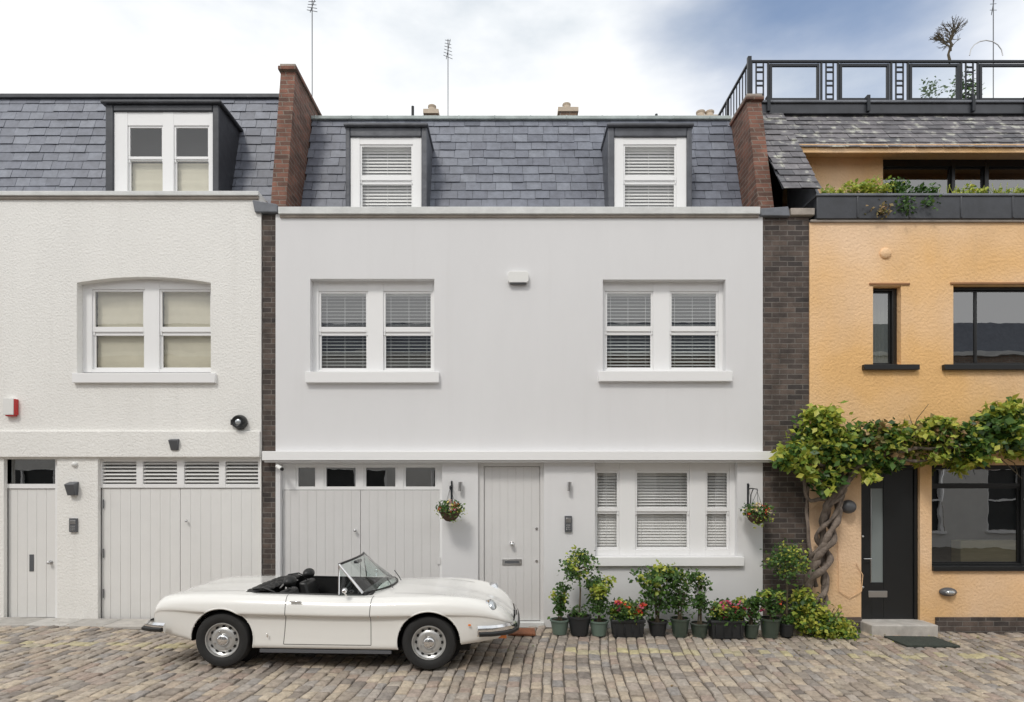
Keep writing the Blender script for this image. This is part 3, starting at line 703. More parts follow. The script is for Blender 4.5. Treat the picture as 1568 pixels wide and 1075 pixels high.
def intercom(cx,cz,w,h,m):
    t=MB('intercom_panel'); t.box(cx-w,cx+w,-.035,.0,cz-h,cz+h,m); t.box(cx-w*.7,cx+w*.7,-.039,-.034,cz+h*.15,cz+h*.75,m_steel)
    for i in range(3):
        for j in range(3): t.box(cx-w*.55+i*w*.4,cx-w*.55+i*w*.4+w*.25,-.040,-.034,cz-h*.8+j*h*.27,cz-h*.8+j*h*.27+h*.16,m_steel)
    t.done(bevel=.003)
intercom(mx(114),mz(804),.055,.10,m_greybox); intercom(mx(870),mz(802),.052,.115,m_greybox)
for q in (705,872):
    t=MB('wall_light'); cx=mx(q,-.06); cz=mz(745,-.06); t.lathe([(.001,-.065),(.03,-.065),(.03,.065),(.001,.065)],(cx,-.06,cz),(0,0,1),m_steel,16); t.box(cx-.015,cx+.015,-.05,0,cz-.02,cz+.02,m_steel); t.done()
t=MB('security_camera'); cx,cz=mx(430,-.1),mz(716,-.1); t.tube([(cx-.05,-.02,cz),(cx-.03,-.1,cz)],.012,m_plastic); t.tube([(cx-.06,-.08,cz+.02),(cx+.03,-.15,cz-.02)],.03,m_plastic,12); t.tube([(cx+.03,-.15,cz-.02),(cx+.045,-.16,cz-.025)],.026,m_black,12); t.done()
t=MB('door_bell_dome'); t.ball((mx(115),-.01,mz(711)),(.045,.04,.04),m_plastic); t.done()
t=MB('render_dome_vent'); t.ball((mx(1356),0,mz(388)),(.085,.04,.08),m_orange,20,12); t.done()
t=MB('bulkhead_light'); t.ball((mx(1450),-.02,mz(906)),(.125,.07,.065),m_greybox); t.ball((mx(1450),-.05,mz(906)),(.08,.06,.04),m_lens); t.done()
t=MB('round_wall_lamp'); t.ball((mx(1300,-.1),-.08,mz(776,-.1)),(.11,.1,.10),m_greybox); t.box(mx(1300)-.04,mx(1300)+.04,-.03,.01,mz(776)-.04,mz(776)+.04,m_greybox); t.done()
t=MB('doormat'); 
def slab(t,x0,x1,y0,y1,h,m): t.hexa([G(x0,y0,0),G(x1,y0,0),G(x1,y1,0),G(x0,y1,0),G(x0,y0,h),G(x1,y0,h),G(x1,y1,h),G(x0,y1,h)],m)
slab(t,-.33,.32,-.62,-.28,.03,m_mat); t.done(bevel=.005)
t=MB('doormat'); slab(t,5.15,5.85,-.95,-.45,.028,m_matG); t.done(bevel=.005)
t=MB('wall_cable'); t.tube([(mx(1283),-.01,mz(830)),(mx(1284),-.015,mz(905)),(mx(1300),-.02,mz(915)),(mx(1318),-.02,mz(905)),(mx(1320),-.02,mz(880)),(mx(1310),-.02,mz(862))],.006,m_orange,6); t.done()

# ================================================================= ROOFSCAPE
def chimney(px,py,w,y,pots):
    t=MB('chimney_stack'); X=mx(px,y); Z=mz(py,y); t.box(X-w,X+w,y,y+.5,7.5,Z-.3,m_brickO); t.box(X-w-.04,X+w+.04,y-.04,y+.54,Z-.3,Z-.2,m_terra)
    for q in pots: t.lathe([(.001,-.25),(.10,-.25),(.085,-.05),(.10,-.03),(.10,0),(.07,0),(.07,-.1)],(X+q,y+.2,Z),(0,0,1),m_terra,14)
    t.done()
chimney(660,155,.14,5.5,(0.,)); chimney(870,152,.2,5.5,(-.02,)); chimney(1084,163,.2,4.5,(-.1,.1))
t=MB('vent_pipe'); X=mx(632,4); t.tube([(X,4,7.9),(X,4,mz(163,4))],.03,m_black); t.done()
t=MB('vent_pipe'); X=mx(1005,4); t.tube([(X,4,7.9),(X,4,mz(175,4))],.03,m_black); t.done()
def antenna(px,pt,y,n,sp,ang,base=8.0,L0=.10):
    t=MB('tv_antenna'); X=mx(px,y); Z=mz(pt,y); t.tube([(X,y,base),(X,y,Z)],.010,m_greybox,6)
    c,s=math.cos(ang),math.sin(ang)
    for k in range(n):
        q=Z-.03-k*sp; L=L0+.012*k
        t.tube([(X-c*L,y-s*L,q-.05),(X+c*L,y+s*L,q+.05)],.006,m_greybox,5)
    t.tube([(X+.05,y,Z),(X-.04,y,Z-n*sp)],.008,m_greybox,5)
    t.done()
antenna(686,60,5,6,.075,1.0); antenna(478,0,3,4,.06,.9,8.0,.08); antenna(1521,-15,4,4,.13,.5)
t=MB('satellite_frame'); X=mx(1510,4); Z=mz(85,4); t.tube([(X+.35*math.cos(a/8*math.pi),4,Z+.32*math.sin(a/8*math.pi)) for a in range(9)],.012,m_steel,6); t.done()
t=MB('bare_tree')
def branch(p,d,L,r,k):
    e=p+d*L; t.tube([p,(p+e)/2+Vector((R.uniform(-.1,.1)*L,R.uniform(-.1,.1)*L,0)),e],[r,r*.85,r*.65],m_twig,5)
    if k==0: return
    for i in range(4):
        nd=(d+Vector((R.uniform(-1,1),R.uniform(-.9,.9),R.uniform(-.2,.4)))).normalized(); branch(p+d*L*R.uniform(.6,1),nd,L*.72,r*.62,k-1)
yt_=3.0; branch(Vector((mx(1455,yt_),yt_,8.2)),Vector((0,0,1)),1.1,.035,0)
branch(Vector((mx(1455,yt_),yt_,mz(96,yt_))),Vector((0.05,0,1)),.36,.028,4)
t.done()

# ================================================================= PLANTS
def pot(t,x,y,r,h,m):
    z=gz(x); t.lathe([(.001,0),(r*.72,0),(r*.98,h*.9),(r*1.06,h*.9),(r*1.06,h),(r*.92,h),(r*.9,h*.88),(.001,h*.88)],(x,y,z+.005),(0,0,1),m,20)
    t.lathe([(.001,h*.9),(r*.91,h*.9)],(x,y,z+.005),(0,0,1),m_soil,16)
    return z+h
def ptx(px,y): return mx(px,y)
def stems(t,x,y,z,n,h,sp,tops=None,r=.005):
    out=[]
    for i in range(n):
        a=R.uniform(0,6.28); e=Vector((x+math.cos(a)*sp*R.uniform(.3,1),y+math.sin(a)*sp*.6,z+h*R.uniform(.7,1.08)))
        t.tube([(x+R.uniform(-.03,.03),y+R.uniform(-.03,.03),z-.02),((x*2+e.x)/3,(y*2+e.y)/3,z+h*.5),e],[r,r*.8,r*.4],m_twig,5); out.append(e)
    return out
yp=-.50
def plant(px,potr,poth,mpot,kind,**k):
    y=k.get('y',yp)+R.uniform(-.05,.04); x=ptx(px,y); P=empty('potted_plant')
    t=MB('pot',P); zt=pot(t,x,y,potr,poth,mpot); t.done()
    f=MB('foliage',P)
    if kind=='standard':
        h=k['h']; rr=k['r']; f.tube([(x,y,zt-.03),(x+.015,y,zt+h*.5),(x-.01,y,zt+h)],[.014,.011,.009],m_twig,7)
        for i in range(14):
            d=Vector((R.gauss(0,1),R.gauss(0,1),R.gauss(0,.8))).normalized()*rr*.9
            f.tube([(x-.01,y,zt+h-.03),(x+d.x*.5,y+d.y*.5,zt+h+d.z*.4),(x+d.x,y+d.y,zt+h+d.z*.9)],[.006,.004,.002],m_twig,4)
        leaves(f,(x,y,zt+h),(rr,rr,rr*.85),k.get('n',900),.048,m_leaf,per=12,spread=.22)
        leaves(f,(x,y,zt+h+.02),(rr,rr,rr*.85),k.get('n',900)//3,.048,m_leafY,per=9,spread=.22)
        leaves(f,(x,y,zt+.06),(potr*1.1,potr*1.1,.07),200,.04,m_leaf,per=12)
    elif kind=='bush':
        h=k['h']; rr=k['r']
        for e in stems(f,x,y,zt,k.get('s',9),h,rr*.9):
            leaves(f,e,(rr*.34,rr*.34,h*.12),k.get('n',700)//12,k.get('ls',.055),k.get('m',m_leaf) if R.random()<.65 else m_leafY,per=8,spread=.45)
            leaves(f,(e+Vector((x,y,zt)))/2,(rr*.4,rr*.35,h*.2),k.get('n',700)//24,k.get('ls',.055),m_leaf,per=7,spread=.5)
        leaves(f,(x,y,zt+h*.4),(rr*.8,rr*.7,h*.4),k.get('n',700)//5,k.get('ls',.055),m_leaf,per=8,spread=.3)
    if 'fl' in k:
        leaves(f,(x,y-.03,zt+k['h']*.75),(k['r'],k['r']*.7,k['h']*.35),k.get('fn',120),.05,k['fl'],per=9,spread=.12)
    f.done()
def planter(px0,px1,h,fm,fm2):
    y=yp-.05; a,b=ptx(px0,y),ptx(px1,y); P=empty('flower_planter'); z=gz((a+b)/2)
    t=MB('trough',P); 
    t.hexa([(a+.02,y-.09,z),(b-.02,y-.09,z),(b-.02,y+.09,z),(a+.02,y+.09,z),(a,y-.11,z+h),(b,y-.11,z+h),(b,y+.11,z+h),(a,y+.11,z+h)],m_potB)
    t.box(a-.012,b+.012,y-.122,y+.122,z+h-.035,z+h+.002,m_potB)
    for q in range(4): t.box(a+.06+q*(b-a-.12)/3-.006,a+.06+q*(b-a-.12)/3+.006,y-.118,y-.08,z+.03,z+h-.05,m_potB)
    t.done(bevel=.006)
    f=MB('flowers',P); c=((a+b)/2,y,z+h+.10); w=(b-a)/2+.04
    leaves(f,c,(w,.13,.12),900,.055,m_leaf,per=12,spread=.3); leaves(f,c,(w,.13,.12),250,.055,m_leafY,per=9,spread=.3); leaves(f,(c[0],y-.03,c[2]+.06),(w*.95,.13,.12),150,.042,fm,per=13,spread=.13)
    leaves(f,(c[0],y-.03,c[2]+.05),(w*.9,.13,.12),80,.042,fm2,per=13,spread=.13); f.done()
plant(857,.13,.20,m_potG,'bush',h=.42,r=.13,n=450,s=7)
plant(887,.16,.26,m_potB,'standard',h=.68,r=.235,n=700)
plant(917,.13,.20,m_potG,'bush',h=.54,r=.22,n=600,s=10)
planter(936,985,.24,m_fred,m_fpink)
plant(1007,.135,.20,m_potB,'bush',h=.68,r=.33,n=600,s=13,ls=.065)
plant(1041,.13,.25,m_pot,'bush',h=.58,r=.23,n=600,s=11)
plant(1071,.125,.19,m_pot,'bush',h=.60,r=.14,n=220,s=14)
planter(1086,1137,.25,m_fpink,m_fred)
plant(1150,.11,.19,m_pot,'bush',h=.32,r=.20,n=500,s=9,fl=m_fpink,fn=60)
plant(1179,.14,.26,m_pot,'bush',h=.36,r=.18,n=450,s=9,fl=m_fred,fn=40)
plant(1204,.11,.18,m_potB,'standard',h=.86,r=.27,n=800,y=-.42)

def basket(px,pz,side):
    P=empty('hanging_flower_basket'); y=-.26; X=mx(px,y); Z=mz(pz,y)
    xb_=X+side*.03
    t=MB('bracket',P); zt=Z+.36
    t.box(xb_-.012,xb_+.012,-.012,0,zt-.30,zt+.08,m_iron)
    t.tube([(xb_,-.01,zt),(xb_,-.15,zt+.01),(X,-.27,zt),(X,-.28,zt-.03)],.008,m_iron,6)
    t.tube([(xb_,-.01,zt-.28),(xb_,-.10,zt-.2),(xb_,-.12,zt-.08),(xb_,-.2,zt)],.007,m_iron,6)
    t.tube([(xb_,-.01,zt+.08),(xb_,-.05,zt+.06),(xb_,-.04,zt+.02)],.007,m_iron,6)
    for a in (0.3,2.4,4.5): t.tube([(X,y-.01,zt-.03),(X+.14*math.cos(a),y+.14*math.sin(a),Z-.02)],.003,m_iron,4)
    t.done()
    t=MB('bowl',P); t.lathe([(.001,-.14),(.06,-.125),(.11,-.08),(.14,-.02),(.145,0),(.001,0)],(X,y,Z),(0,0,1),m_coir,18); t.done()
    f=MB('flowers',P); leaves(f,(X,y,Z+.05),(.18,.17,.10),450,.045,m_leaf,per=12,spread=.3); leaves(f,(X,y-.03,Z+.07),(.17,.16,.09),120,.04,m_fyel,per=9,spread=.14)
    leaves(f,(X,y-.03,Z+.06),(.18,.16,.10),50,.04,m_fred,per=9,spread=.12); leaves(f,(X,y,Z),(.18,.15,.12),200,.04,m_leafY,per=9,spread=.3); f.done()
basket(689,784,0.); basket(1159,788,-1.)

# climbing vine ------------------------------------------------
V=empty('climbing_vine'); t=MB('twisted_trunk',V)
def V3(px,py,y): return Vector((mx(px,y),y,mz(py,y)))
base=[V3(1248,935,-.22),V3(1252,880,-.22),V3(1262,830,-.20),V3(1275,780,-.20),V3(1290,745,-.22),V3(1300,715,-.25)]
def spl(pts,t_):
    n=len(pts)-1; i=min(int(t_*n),n-1); u=t_*n-i
    p0=pts[max(i-1,0)];p1=pts[i];p2=pts[i+1];p3=pts[min(i+2,n)]
    return .5*((2*p1)+(p2-p0)*u+(2*p0-5*p1+4*p2-p3)*u*u+(3*p1-p0-3*p2+p3)*u**3)
for k in range(6):
    pts=[];rad=[]; ph=k*1.05
    for i in range(70):
        u=i/69; c=spl(base,u); a=ph+u*12+.9*math.sin(u*9+k*2); rr=.085+.03*math.sin(u*15+k*2)+.05*(1-u)**3
        pts.append(c+Vector((math.cos(a)*rr,math.sin(a)*rr*.8,0))); rad.append((.047-.013*u)*(1+.22*math.sin(i*1.1+k*2))*(1 if k<3 else .72))
    t.tube(pts,rad,m_bark,9)
arms=[[(1300,715,-.25),(1340,700,-.3),(1400,705,-.3),(1470,700,-.28),(1540,690,-.3),(1640,685,-.3)],
      [(1290,735,-.22),(1320,712,-.35),(1380,690,-.4),(1450,685,-.4),(1560,672,-.35),(1650,665,-.35)],
      [(1285,745,-.22),(1262,715,-.28),(1235,705,-.3),(1200,705,-.3)],
      [(1280,760,-.2),(1240,765,-.2),(1232,735,-.22),(1245,690,-.25),(1270,650,-.25)],
      [(1250,900,-.2),(1238,820,-.15),(1236,760,-.12),(1250,715,-.2)]]
for ar in arms:
    P=[V3(*q) for q in ar]; n=30
    t.tube([spl(P,i/n)+Vector((0,.015*math.sin(i*.9),.012*math.cos(i*1.3))) for i in range(n+1)],[.032-.018*i/n for i in range(n+1)],m_bark,7)
for i in range(50):
    q=R.uniform(1200,1560); p=V3(q,R.uniform(665,712),-.3); e=p+Vector((R.uniform(-.25,.25),R.uniform(-.2,.05),R.uniform(-.35,.5)))
    t.tube([p,(p+e)/2+Vector((R.uniform(-.05,.05),0,.05)),e],[.007,.005,.003],m_twig,4)
t.done()
f=MB('vine_leaves',V)
for (px,py,rx,rz,n,mats) in [
    (1262,658,.30,.30,800,'Y'),(1258,634,.20,.09,320,'y'),(1220,695,.30,.17,520,'Y'),(1205,706,.18,.08,120,'g'),(1290,690,.35,.24,700,'g'),(1340,680,.33,.20,520,'r'),
    (1345,708,.32,.10,260,'g'),(1390,672,.35,.18,520,'r'),(1440,672,.35,.20,560,'r'),(1480,680,.3,.20,520,'g'),(1520,662,.35,.24,700,'g'),(1560,650,.35,.28,700,'g'),
    (1610,660,.45,.34,800,'g'),(1680,665,.5,.3,700,'g'),(1262,735,.16,.16,220,'g'),(1235,728,.1,.12,90,'y'),(1420,700,.2,.08,160,'y'),(1490,700,.28,.09,240,'y'),(1540,632,.24,.12,260,'y'),(1440,650,.25,.09,200,'Y'),(1560,690,.25,.08,160,'y'),(1330,655,.2,.08,130,'r'),(1365,655,.25,.07,110,'Y'),(1320,725,.08,.14,70,'y'),(1470,712,.08,.12,60,'y')]:
    c=V3(px,py,-.3); r=(rx,.25,rz)
    split={'g':((m_leaf,.70),(m_leafY,.30)),'Y':((m_leaf,.25),(m_leafY,.75)),'y':((m_leafY,1.),),'r':((m_leaf,.40),(m_leafY,.30),(m_leafR,.30))}[mats]
    for m_,q in split: leaves(f,c,r,int(n*q),.105,m_,per=8,spread=.30,droop=.5)
f.done(sharp=180)
SH=MB('yellow_green_shrub')
for px,py,rx,rz,n in ((1238,940,.22,.22,500),(1262,960,.28,.2,600),(1285,968,.2,.14,350),(1228,920,.12,.2,200)):
    yy=-.42; c=V3(px,py,yy); leaves(SH,c,(rx,.2,rz),n,.07,m_leafY,per=9,spread=.35); leaves(SH,c,(rx,.2,rz*.9),n//2,.07,m_leaf,per=9,spread=.35)
for i in range(14): 
    b=V3(1250,985,-.4); SH.tube([b,b+Vector((R.uniform(-.35,.4),R.uniform(-.15,.1),R.uniform(.2,.55)))],.006,m_twig,4)
SH.done(sharp=180)
PL=MB('parapet_plants')
for px,py,rx,rz,n,m_ in ((1272,298,.2,.06,220,m_leafY),(1310,292,.25,.09,320,m_leafY),(1345,288,.28,.12,420,m_leafY),(1375,292,.2,.12,260,m_leaf),(1410,294,.22,.08,200,m_leaf),(1390,315,.22,.12,220,m_leaf),(1345,325,.2,.1,120,m_leafR),(1480,294,.3,.06,200,m_leafY),(1550,296,.3,.06,200,m_leafY),(1425,310,.1,.12,80,m_leaf)):
    leaves(PL,V3(px,py,-.02 if py>305 else .15),(rx,.12,rz),n,.06,m_,per=10,spread=.35)
for i in range(60):
    q=R.choice([1285,1320,1350,1370,1455,1490,1540])+R.uniform(-20,20); b=V3(q,303,.15); PL.tube([b,b+Vector((R.uniform(-.08,.08),R.uniform(-.05,.05),R.uniform(.1,.22)))],.004,m_leafY,3)
PL.done(sharp=180)
PR=MB('terrace_plants')
for q in (1425,1480,1475): leaves(PR,V3(q,140,1.9),(.2,.15,.3),200,.06,m_leaf,per=7,spread=.35)
PR.done(sharp=180)

# ================================================================= CAR
CAR=empty('convertible_car',(-4.085,-1.485,gz(-4.085)+.006),(0,.0134,0))
def herm(keys):
    xs=[k[0] for k in keys]; ys=[k[1] for k in keys]; n=len(xs); m=[0]*n
    d=[(ys[i+1]-ys[i])/(xs[i+1]-xs[i]) for i in range(n-1)]
    m[0]=d[0]; m[-1]=d[-1]
    for i in range(1,n-1): m[i]=0 if d[i-1]*d[i]<=0 else 2*d[i-1]*d[i]/(d[i-1]+d[i])
    def f(x):
        x=min(max(x,xs[0]),xs[-1]); i=0
        while i<n-2 and x>xs[i+1]: i+=1
        h=xs[i+1]-xs[i]; u=(x-xs[i])/h
        return (2*u**3-3*u*u+1)*ys[i]+(u**3-2*u*u+u)*h*m[i]+(-2*u**3+3*u*u)*ys[i+1]+(u**3-u*u)*h*m[i+1]
    return f
ZS=herm([(.10,.62),(.14,.71),(.22,.757),(.5,.79),(.9,.80),(1.5,.795),(2.2,.785),(2.6,.79),(2.9,.80),(3.3,.805),(3.55,.79),(3.75,.755),(3.88,.705),(3.97,.65),(4.05,.58),(4.10,.50)])
ZT=herm([(.10,.64),(.14,.72),(.25,.765),(.6,.795),(1.0,.81),(1.5,.815),(2.3,.82),(2.7,.825),(3.2,.79),(3.6,.725),(3.8,.675),(3.95,.61),(4.03,.555),(4.10,.50)])
WW=herm([(.10,.66),(.14,.70),(.3,.745),(.7,.785),(1.2,.81),(2,.815),(3,.81),(3.4,.80),(3.65,.775),(3.85,.73),(3.97,.67),(4.05,.58),(4.10,.48)])
ZB=herm([(.10,.36),(.4,.31),(.7,.25),(1.2,.215),(2.9,.215),(3.4,.26),(3.8,.31),(4.0,.34),(4.10,.38)])
GR=herm([(.10,0),(.45,.01),(1.0,.038),(2.5,.042),(3.1,.028),(3.6,.008),(4.10,0)])
def section(s):
    w,zs,zt,zb,g_=WW(s),ZS(s),ZT(s),ZB(s),GR(s); Hh=zs-zb
    return [(0,zb),(w*.5,zb),(w*.85,zb),(w-.045,zb+.025),(w-.02-g_*.6,zb+.22*Hh),(w-.010-g_,zb+.46*Hh),(w-.006-g_*.95,zb+.615*Hh),(w-.001,zb+.665*Hh),(w-.003,zb+.75*Hh),(w-.03,zb+.88*Hh),(w-.085,zb+.975*Hh),(w*.80,zb+1.0*Hh),(w*.6,zs*.5+zt*.5),(w*.3,zt-.004),(0,zt)]
def surf(s,u):
    P=section(s); n=len(P)-1; i=min(int(u),n-1); t_=u-i
    p0=P[max(i-1,0)];p1=P[i];p2=P[i+1];p3=P[min(i+2,n)]
    f_=lambda a,b,c,d: .5*(2*b+(c-a)*t_+(2*a-5*b+4*c-d)*t_*t_+(3*b-a-3*c+d)*t_**3)
    return Vector((s,-f_(p0[0],p1[0],p2[0],p3[0]),f_(p0[1],p1[1],p2[1],p3[1])))
st_=[.10,.105,.115,.13,.15,.17,.2]+[.22+.02*i for i in range(190)]
st_=[s for s in st_ if s<3.97]+[3.98,4.0,4.02,4.04,4.06,4.075,4.088,4.097]
nu=14; sub=6; us=[i/sub for i in range(nu*sub+1)]
b=MB('bodywork',CAR); vs=[]; fs=[]
for s in st_:
    half=[surf(s,u) for u in us]
    ring=half+[Vector((p.x,-p.y,p.z)) for p in half[-2:0:-1]]
    vs+=ring
nr=len(half)*2-2
for i in range(len(st_)-1):
    for j in range(nr): fs.append((i*nr+j,i*nr+(j+1)%nr,(i+1)*nr+(j+1)%nr,(i+1)*nr+j))
fs.append(tuple(range(nr))); fs.append(tuple((len(st_)-1)*nr+j for j in range(nr-1,-1,-1)))
b.add(vs,fs,m_paint,True); body=b.done(recalc=True)
WXs=(.905,3.17); WR=.302; AR=.342
body.data.materials.append(m_blackv)
bm=bmesh.new(); bm.from_mesh(body.data)
def carve(sdf, cond, ext):
    d={v:sdf(v.co) for v in bm.verts if cond(v.co)}
    snap=set()
    for v in list(d):
        for e in v.link_edges:
            o=e.other_vert(v)
            if o in d and d[v]*d[o]<0: snap.add(v if abs(d[v])<=abs(d[o]) else o)
    for v in snap:
        for _ in range(4):
            q=v.co; s0=sdf(q); h=1e-4
            g_=Vector([(sdf(q+Vector(a)*h)-s0)/h for a in ((1,0,0),(0,1,0),(0,0,1))]); 
            if g_.length<1e-6: break
            v.co=q-g_*s0/g_.length_squared
    kill=[f for f in bm.faces if all((v in d) and (v in snap or d[v]<0) for v in f.verts)]
    bmesh.ops.delete(bm,geom=kill,context='FACES')
    bm.verts.ensure_lookup_table()
    be=[e for e in bm.edges if e.is_valid and len(e.link_faces)==1 and all(v in snap for v in e.verts)]
    r=bmesh.ops.extrude_edge_only(bm,edges=be)
    for v in [g for g in r['geom'] if isinstance(g,bmesh.types.BMVert)]: v.co=ext(v.co)
    for f in [g for g in r['geom'] if isinstance(g,bmesh.types.BMFace)]: f.material_index=1; f.smooth=True
    loose=[v for v in bm.verts if not v.link_faces]; bmesh.ops.delete(bm,geom=loose,context='VERTS')
for wx in WXs:
    for sy in (-1,1):
        carve(lambda q: math.hypot((q.x-wx)/1.03, q.z-WR-.012)-AR, lambda q: q.y*sy>.50 , lambda q: Vector((q.x,sy*.47,q.z)))
cx_,cy_,hx,hy,rc=1.81,0,.69,.63,.15
def sd(q):
    a=abs(q.x-cx_)-(hx-rc); c=abs(q.y)-(hy-rc)
    return math.hypot(max(a,0),max(c,0))+min(max(a,c),0)-rc
carve(sd, lambda q: q.z>.70, lambda q: Vector((q.x,q.y,.38)))
bmesh.ops.recalc_face_normals(bm,faces=bm.faces)
bm.to_mesh(body.data); bm.free(); body.data.set_sharp_from_angle(angle=math.radians(40))
# rolled wheel-arch lips
t=MB('wheel_arch_lips',CAR)
def side_y(s,z):
    best=min((abs(surf(s,q/20).z-z),q/20) for q in range(54,220)); return -surf(s,best[1]).y
for wx in WXs:
    pts=[]
    for i in range(49):
        a=math.radians(-14+208*i/48); X_=wx+AR*1.03*math.cos(a); Z_=WR+.012+AR*math.sin(a)
        if Z_<ZB(X_)+.012: continue
        pts.append((X_,side_y(X_,Z_)-.003,Z_))
    for sy in (-1,1): t.tube([(p[0],sy*p[1],p[2]) for p in pts],.009,m_paint,8)
t.done()
t=MB('arch_liners',CAR)
t.box(1.0,2.6,-.66,.66,.30,.38,m_blackv)
for wx in WXs:
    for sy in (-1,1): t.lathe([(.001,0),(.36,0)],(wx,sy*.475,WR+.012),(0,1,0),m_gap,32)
t.done()
t=MB('cockpit_trim',CAR); pts=[]
for cx,cy,a0 in ((cx_+hx-rc,hy-rc,0),(cx_-hx+rc,hy-rc,90),(cx_-hx+rc,-hy+rc,180),(cx_+hx-rc,-hy+rc,270)):
    for k in range(8):
        a=math.radians(a0+k*90/7); X_,Y_=cx+rc*math.cos(a),cy+rc*math.sin(a)
        u=[q/10 for q in range(90,141)]; bz=min(u,key=lambda uu: abs(-surf(X_,uu).y-abs(Y_))); pts.append((X_,Y_,surf(X_,bz).z+.004))
pts.append(pts[0]); t.tube(pts,.009,m_blackv,6,caps=False); t.done()
t=MB('shut_lines',CAR)
def nrm(s,u): 
    a=surf(s+.01,u)-surf(s-.01,u); b_=surf(s,min(u+.05,13.99))-surf(s,u-.05); n_=a.cross(b_).normalized()
    return n_ if n_.y<0 or n_.z>0 else -n_
def ribbon(path,wd=.0035,mat=None,off=.0015):
    pts=[(surf(s,u),nrm(s,u)) for s,u in path]; vs=[];fs=[]
    for i,(p,n_) in enumerate(pts):
        tg=(pts[min(i+1,len(pts)-1)][0]-pts[max(i-1,0)][0]).normalized(); sd_=tg.cross(n_).normalized()
        if n_.y>0.2: n_=-n_
        vs+=[p+n_*off+sd_*wd,p+n_*off-sd_*wd]
        if i: fs.append((2*i-2,2*i-1,2*i+1,2*i))
    t.add(vs,fs,mat or m_gap2,True)
    t.add([(v[0],-v[1],v[2]) for v in vs],[f[::-1] for f in fs],mat or m_gap2,True)
for s in (1.59,2.54): ribbon([(s+(.02 if s<2 else -.01)*math.sin((11-u)/7*3.1),u) for u in [3.4+i*.095 for i in range(81)]])
ribbon([(1.59+i*.95/30,3.4) for i in range(31)])
ribbon([(.45+i*.6/20,11.8) for i in range(21)]); ribbon([(2.75+i*.95/30,11.7) for i in range(31)])
t.done()
t=MB('fittings',CAR)
for sy in (-1,1):
    t.box(1.66,1.78,sy*.80-.012,sy*.80+.012,.735,.75,m_chrome)
    t.ball((2.62,sy*.80,.60),(.02,.01,.012),m_amber)
    t.box(1.41,1.425,sy*.795-.004,sy*.795+.004,.35,.39,m_chrome)
    t.box(3.60,3.63,sy*.785-.004,sy*.785+.004,.50,.52,m_amber)
    t.box(1.32,2.76,sy*.735-.025,sy*.735+.025,.175,.212,m_greybox)
    # cowled headlamps
    t.lathe([(.096,-.10),(.112,.0),(.114,.03),(.098,.036)],(3.825,sy*.60,.645),(1,sy*.60,.35),m_chrome,28)
    t.ball((3.846,sy*.613,.655),(.062,.092,.098),m_lens,20,12)
def blade(path,z0,h,th,m):
    vs=[];fs=[]; n=len(path)
    for i,(x,y) in enumerate(path):
        a=Vector(path[min(i+1,n-1)]); c=Vector(path[max(i-1,0)]); tg=(a-c).normalized(); nn=Vector((tg.y,-tg.x))
        if nn.x*(x-2)+nn.y*y<0: nn=-nn
        for (o_,q) in ((0,0),(th,h*.2),(th*1.15,h*.5),(th,h*.8),(0,h)): vs.append((x+nn.x*o_,y+nn.y*o_,z0+q))
        if i:
            for k in range(4): fs.append(((i-1)*5+k,(i-1)*5+k+1,i*5+k+1,i*5+k))
            fs.append(((i-1)*5+4,(i-1)*5,i*5,i*5+4))
    fs+=[(0,1,2,3,4),tuple((n-1)*5+k for k in (4,3,2,1,0))]
    t.add(vs,fs,m,True)
fp=[(3.70,.79),(3.85,.76),(3.97,.70),(4.05,.62),(4.105,.49),(4.12,.2),(4.12,0),(4.12,-.2),(4.105,-.49),(4.05,-.62),(3.97,-.70),(3.85,-.76),(3.70,-.79)]
blade(fp,.385,.12,.03,m_chrome); blade([(2+(x-2)*1.014,y*1.045) for x,y in fp],.392,.05,.022,m_blackv)
rp=[(.30,-.785),(.18,-.765),(.07,-.72),(.03,-.6),(.02,-.3),(.02,0),(.02,.3),(.03,.6),(.07,.72),(.18,.765),(.30,.785)]
blade(rp,.38,.11,.03,m_chrome); blade([(2+(x-2)*1.014,y*1.04) for x,y in rp],.395,.05,.022,m_blackv)
for sy in (-1,1):
    t.box(3.90,4.02,sy*.58-.06,sy*.58+.06,.335,.37,m_amber)
    t.ball((3.98,sy*.42,.33),(.06,.09,.035),m_lens)
    t.box(.085,.11,sy*.46-.14,sy*.46+.14,.50,.60,m_red)
t.box(4.07,4.14,-.12,.12,.36,.50,m_gap)
t.tube([(.02,.4,.24),(.3,.4,.25)],.025,m_steel,10)
t.box(.08,.1,-.26,.26,.40,.5,m_blackv)
t.done(bevel=.002)
t=MB('windscreen',CAR); n=16; vs=[];fs=[];top=[];bot=[]
for i in range(n+1):
    q=-1+2*i/n; yb=q*.665; yt=q*.575
    B=Vector((2.66-.24*abs(q)**2.2,yb,.822+.012*(1-q*q))); T=Vector((2.20-.075*q*q,yt,1.125+.02*(1-q*q)))
    top.append(T);bot.append(B); vs+=[B,T]
    if i: fs.append((2*i-2,2*i,2*i+1,2*i-1))
t.add(vs,fs,m_cgl,True)
t.tube(top,.014,m_blackv,8); t.tube(bot,.011,m_blackv,8)
for k in (0,-1): t.tube([bot[k],top[k]],.015,m_chrome,8)
for sy,k in ((-1,0),(1,-1)):
    A=bot[k]+Vector((-.02,0,0)); T=top[k]; C=Vector((2.15,sy*.66,.80))
    t.tube([T,C],.009,m_chrome,6); t.add([A,T,C],[(0,1,2)],m_cgl)
t.box(2.17,2.22,-.10,.10,1.075,1.105,m_blackv)
for y0 in (-.42,.12): t.tube([(2.70,y0,.85),(2.64,y0+.2,.86),(2.54,y0+.42,.905)],.006,m_black,5)
t.done()
t=MB('door_mirrors',CAR)
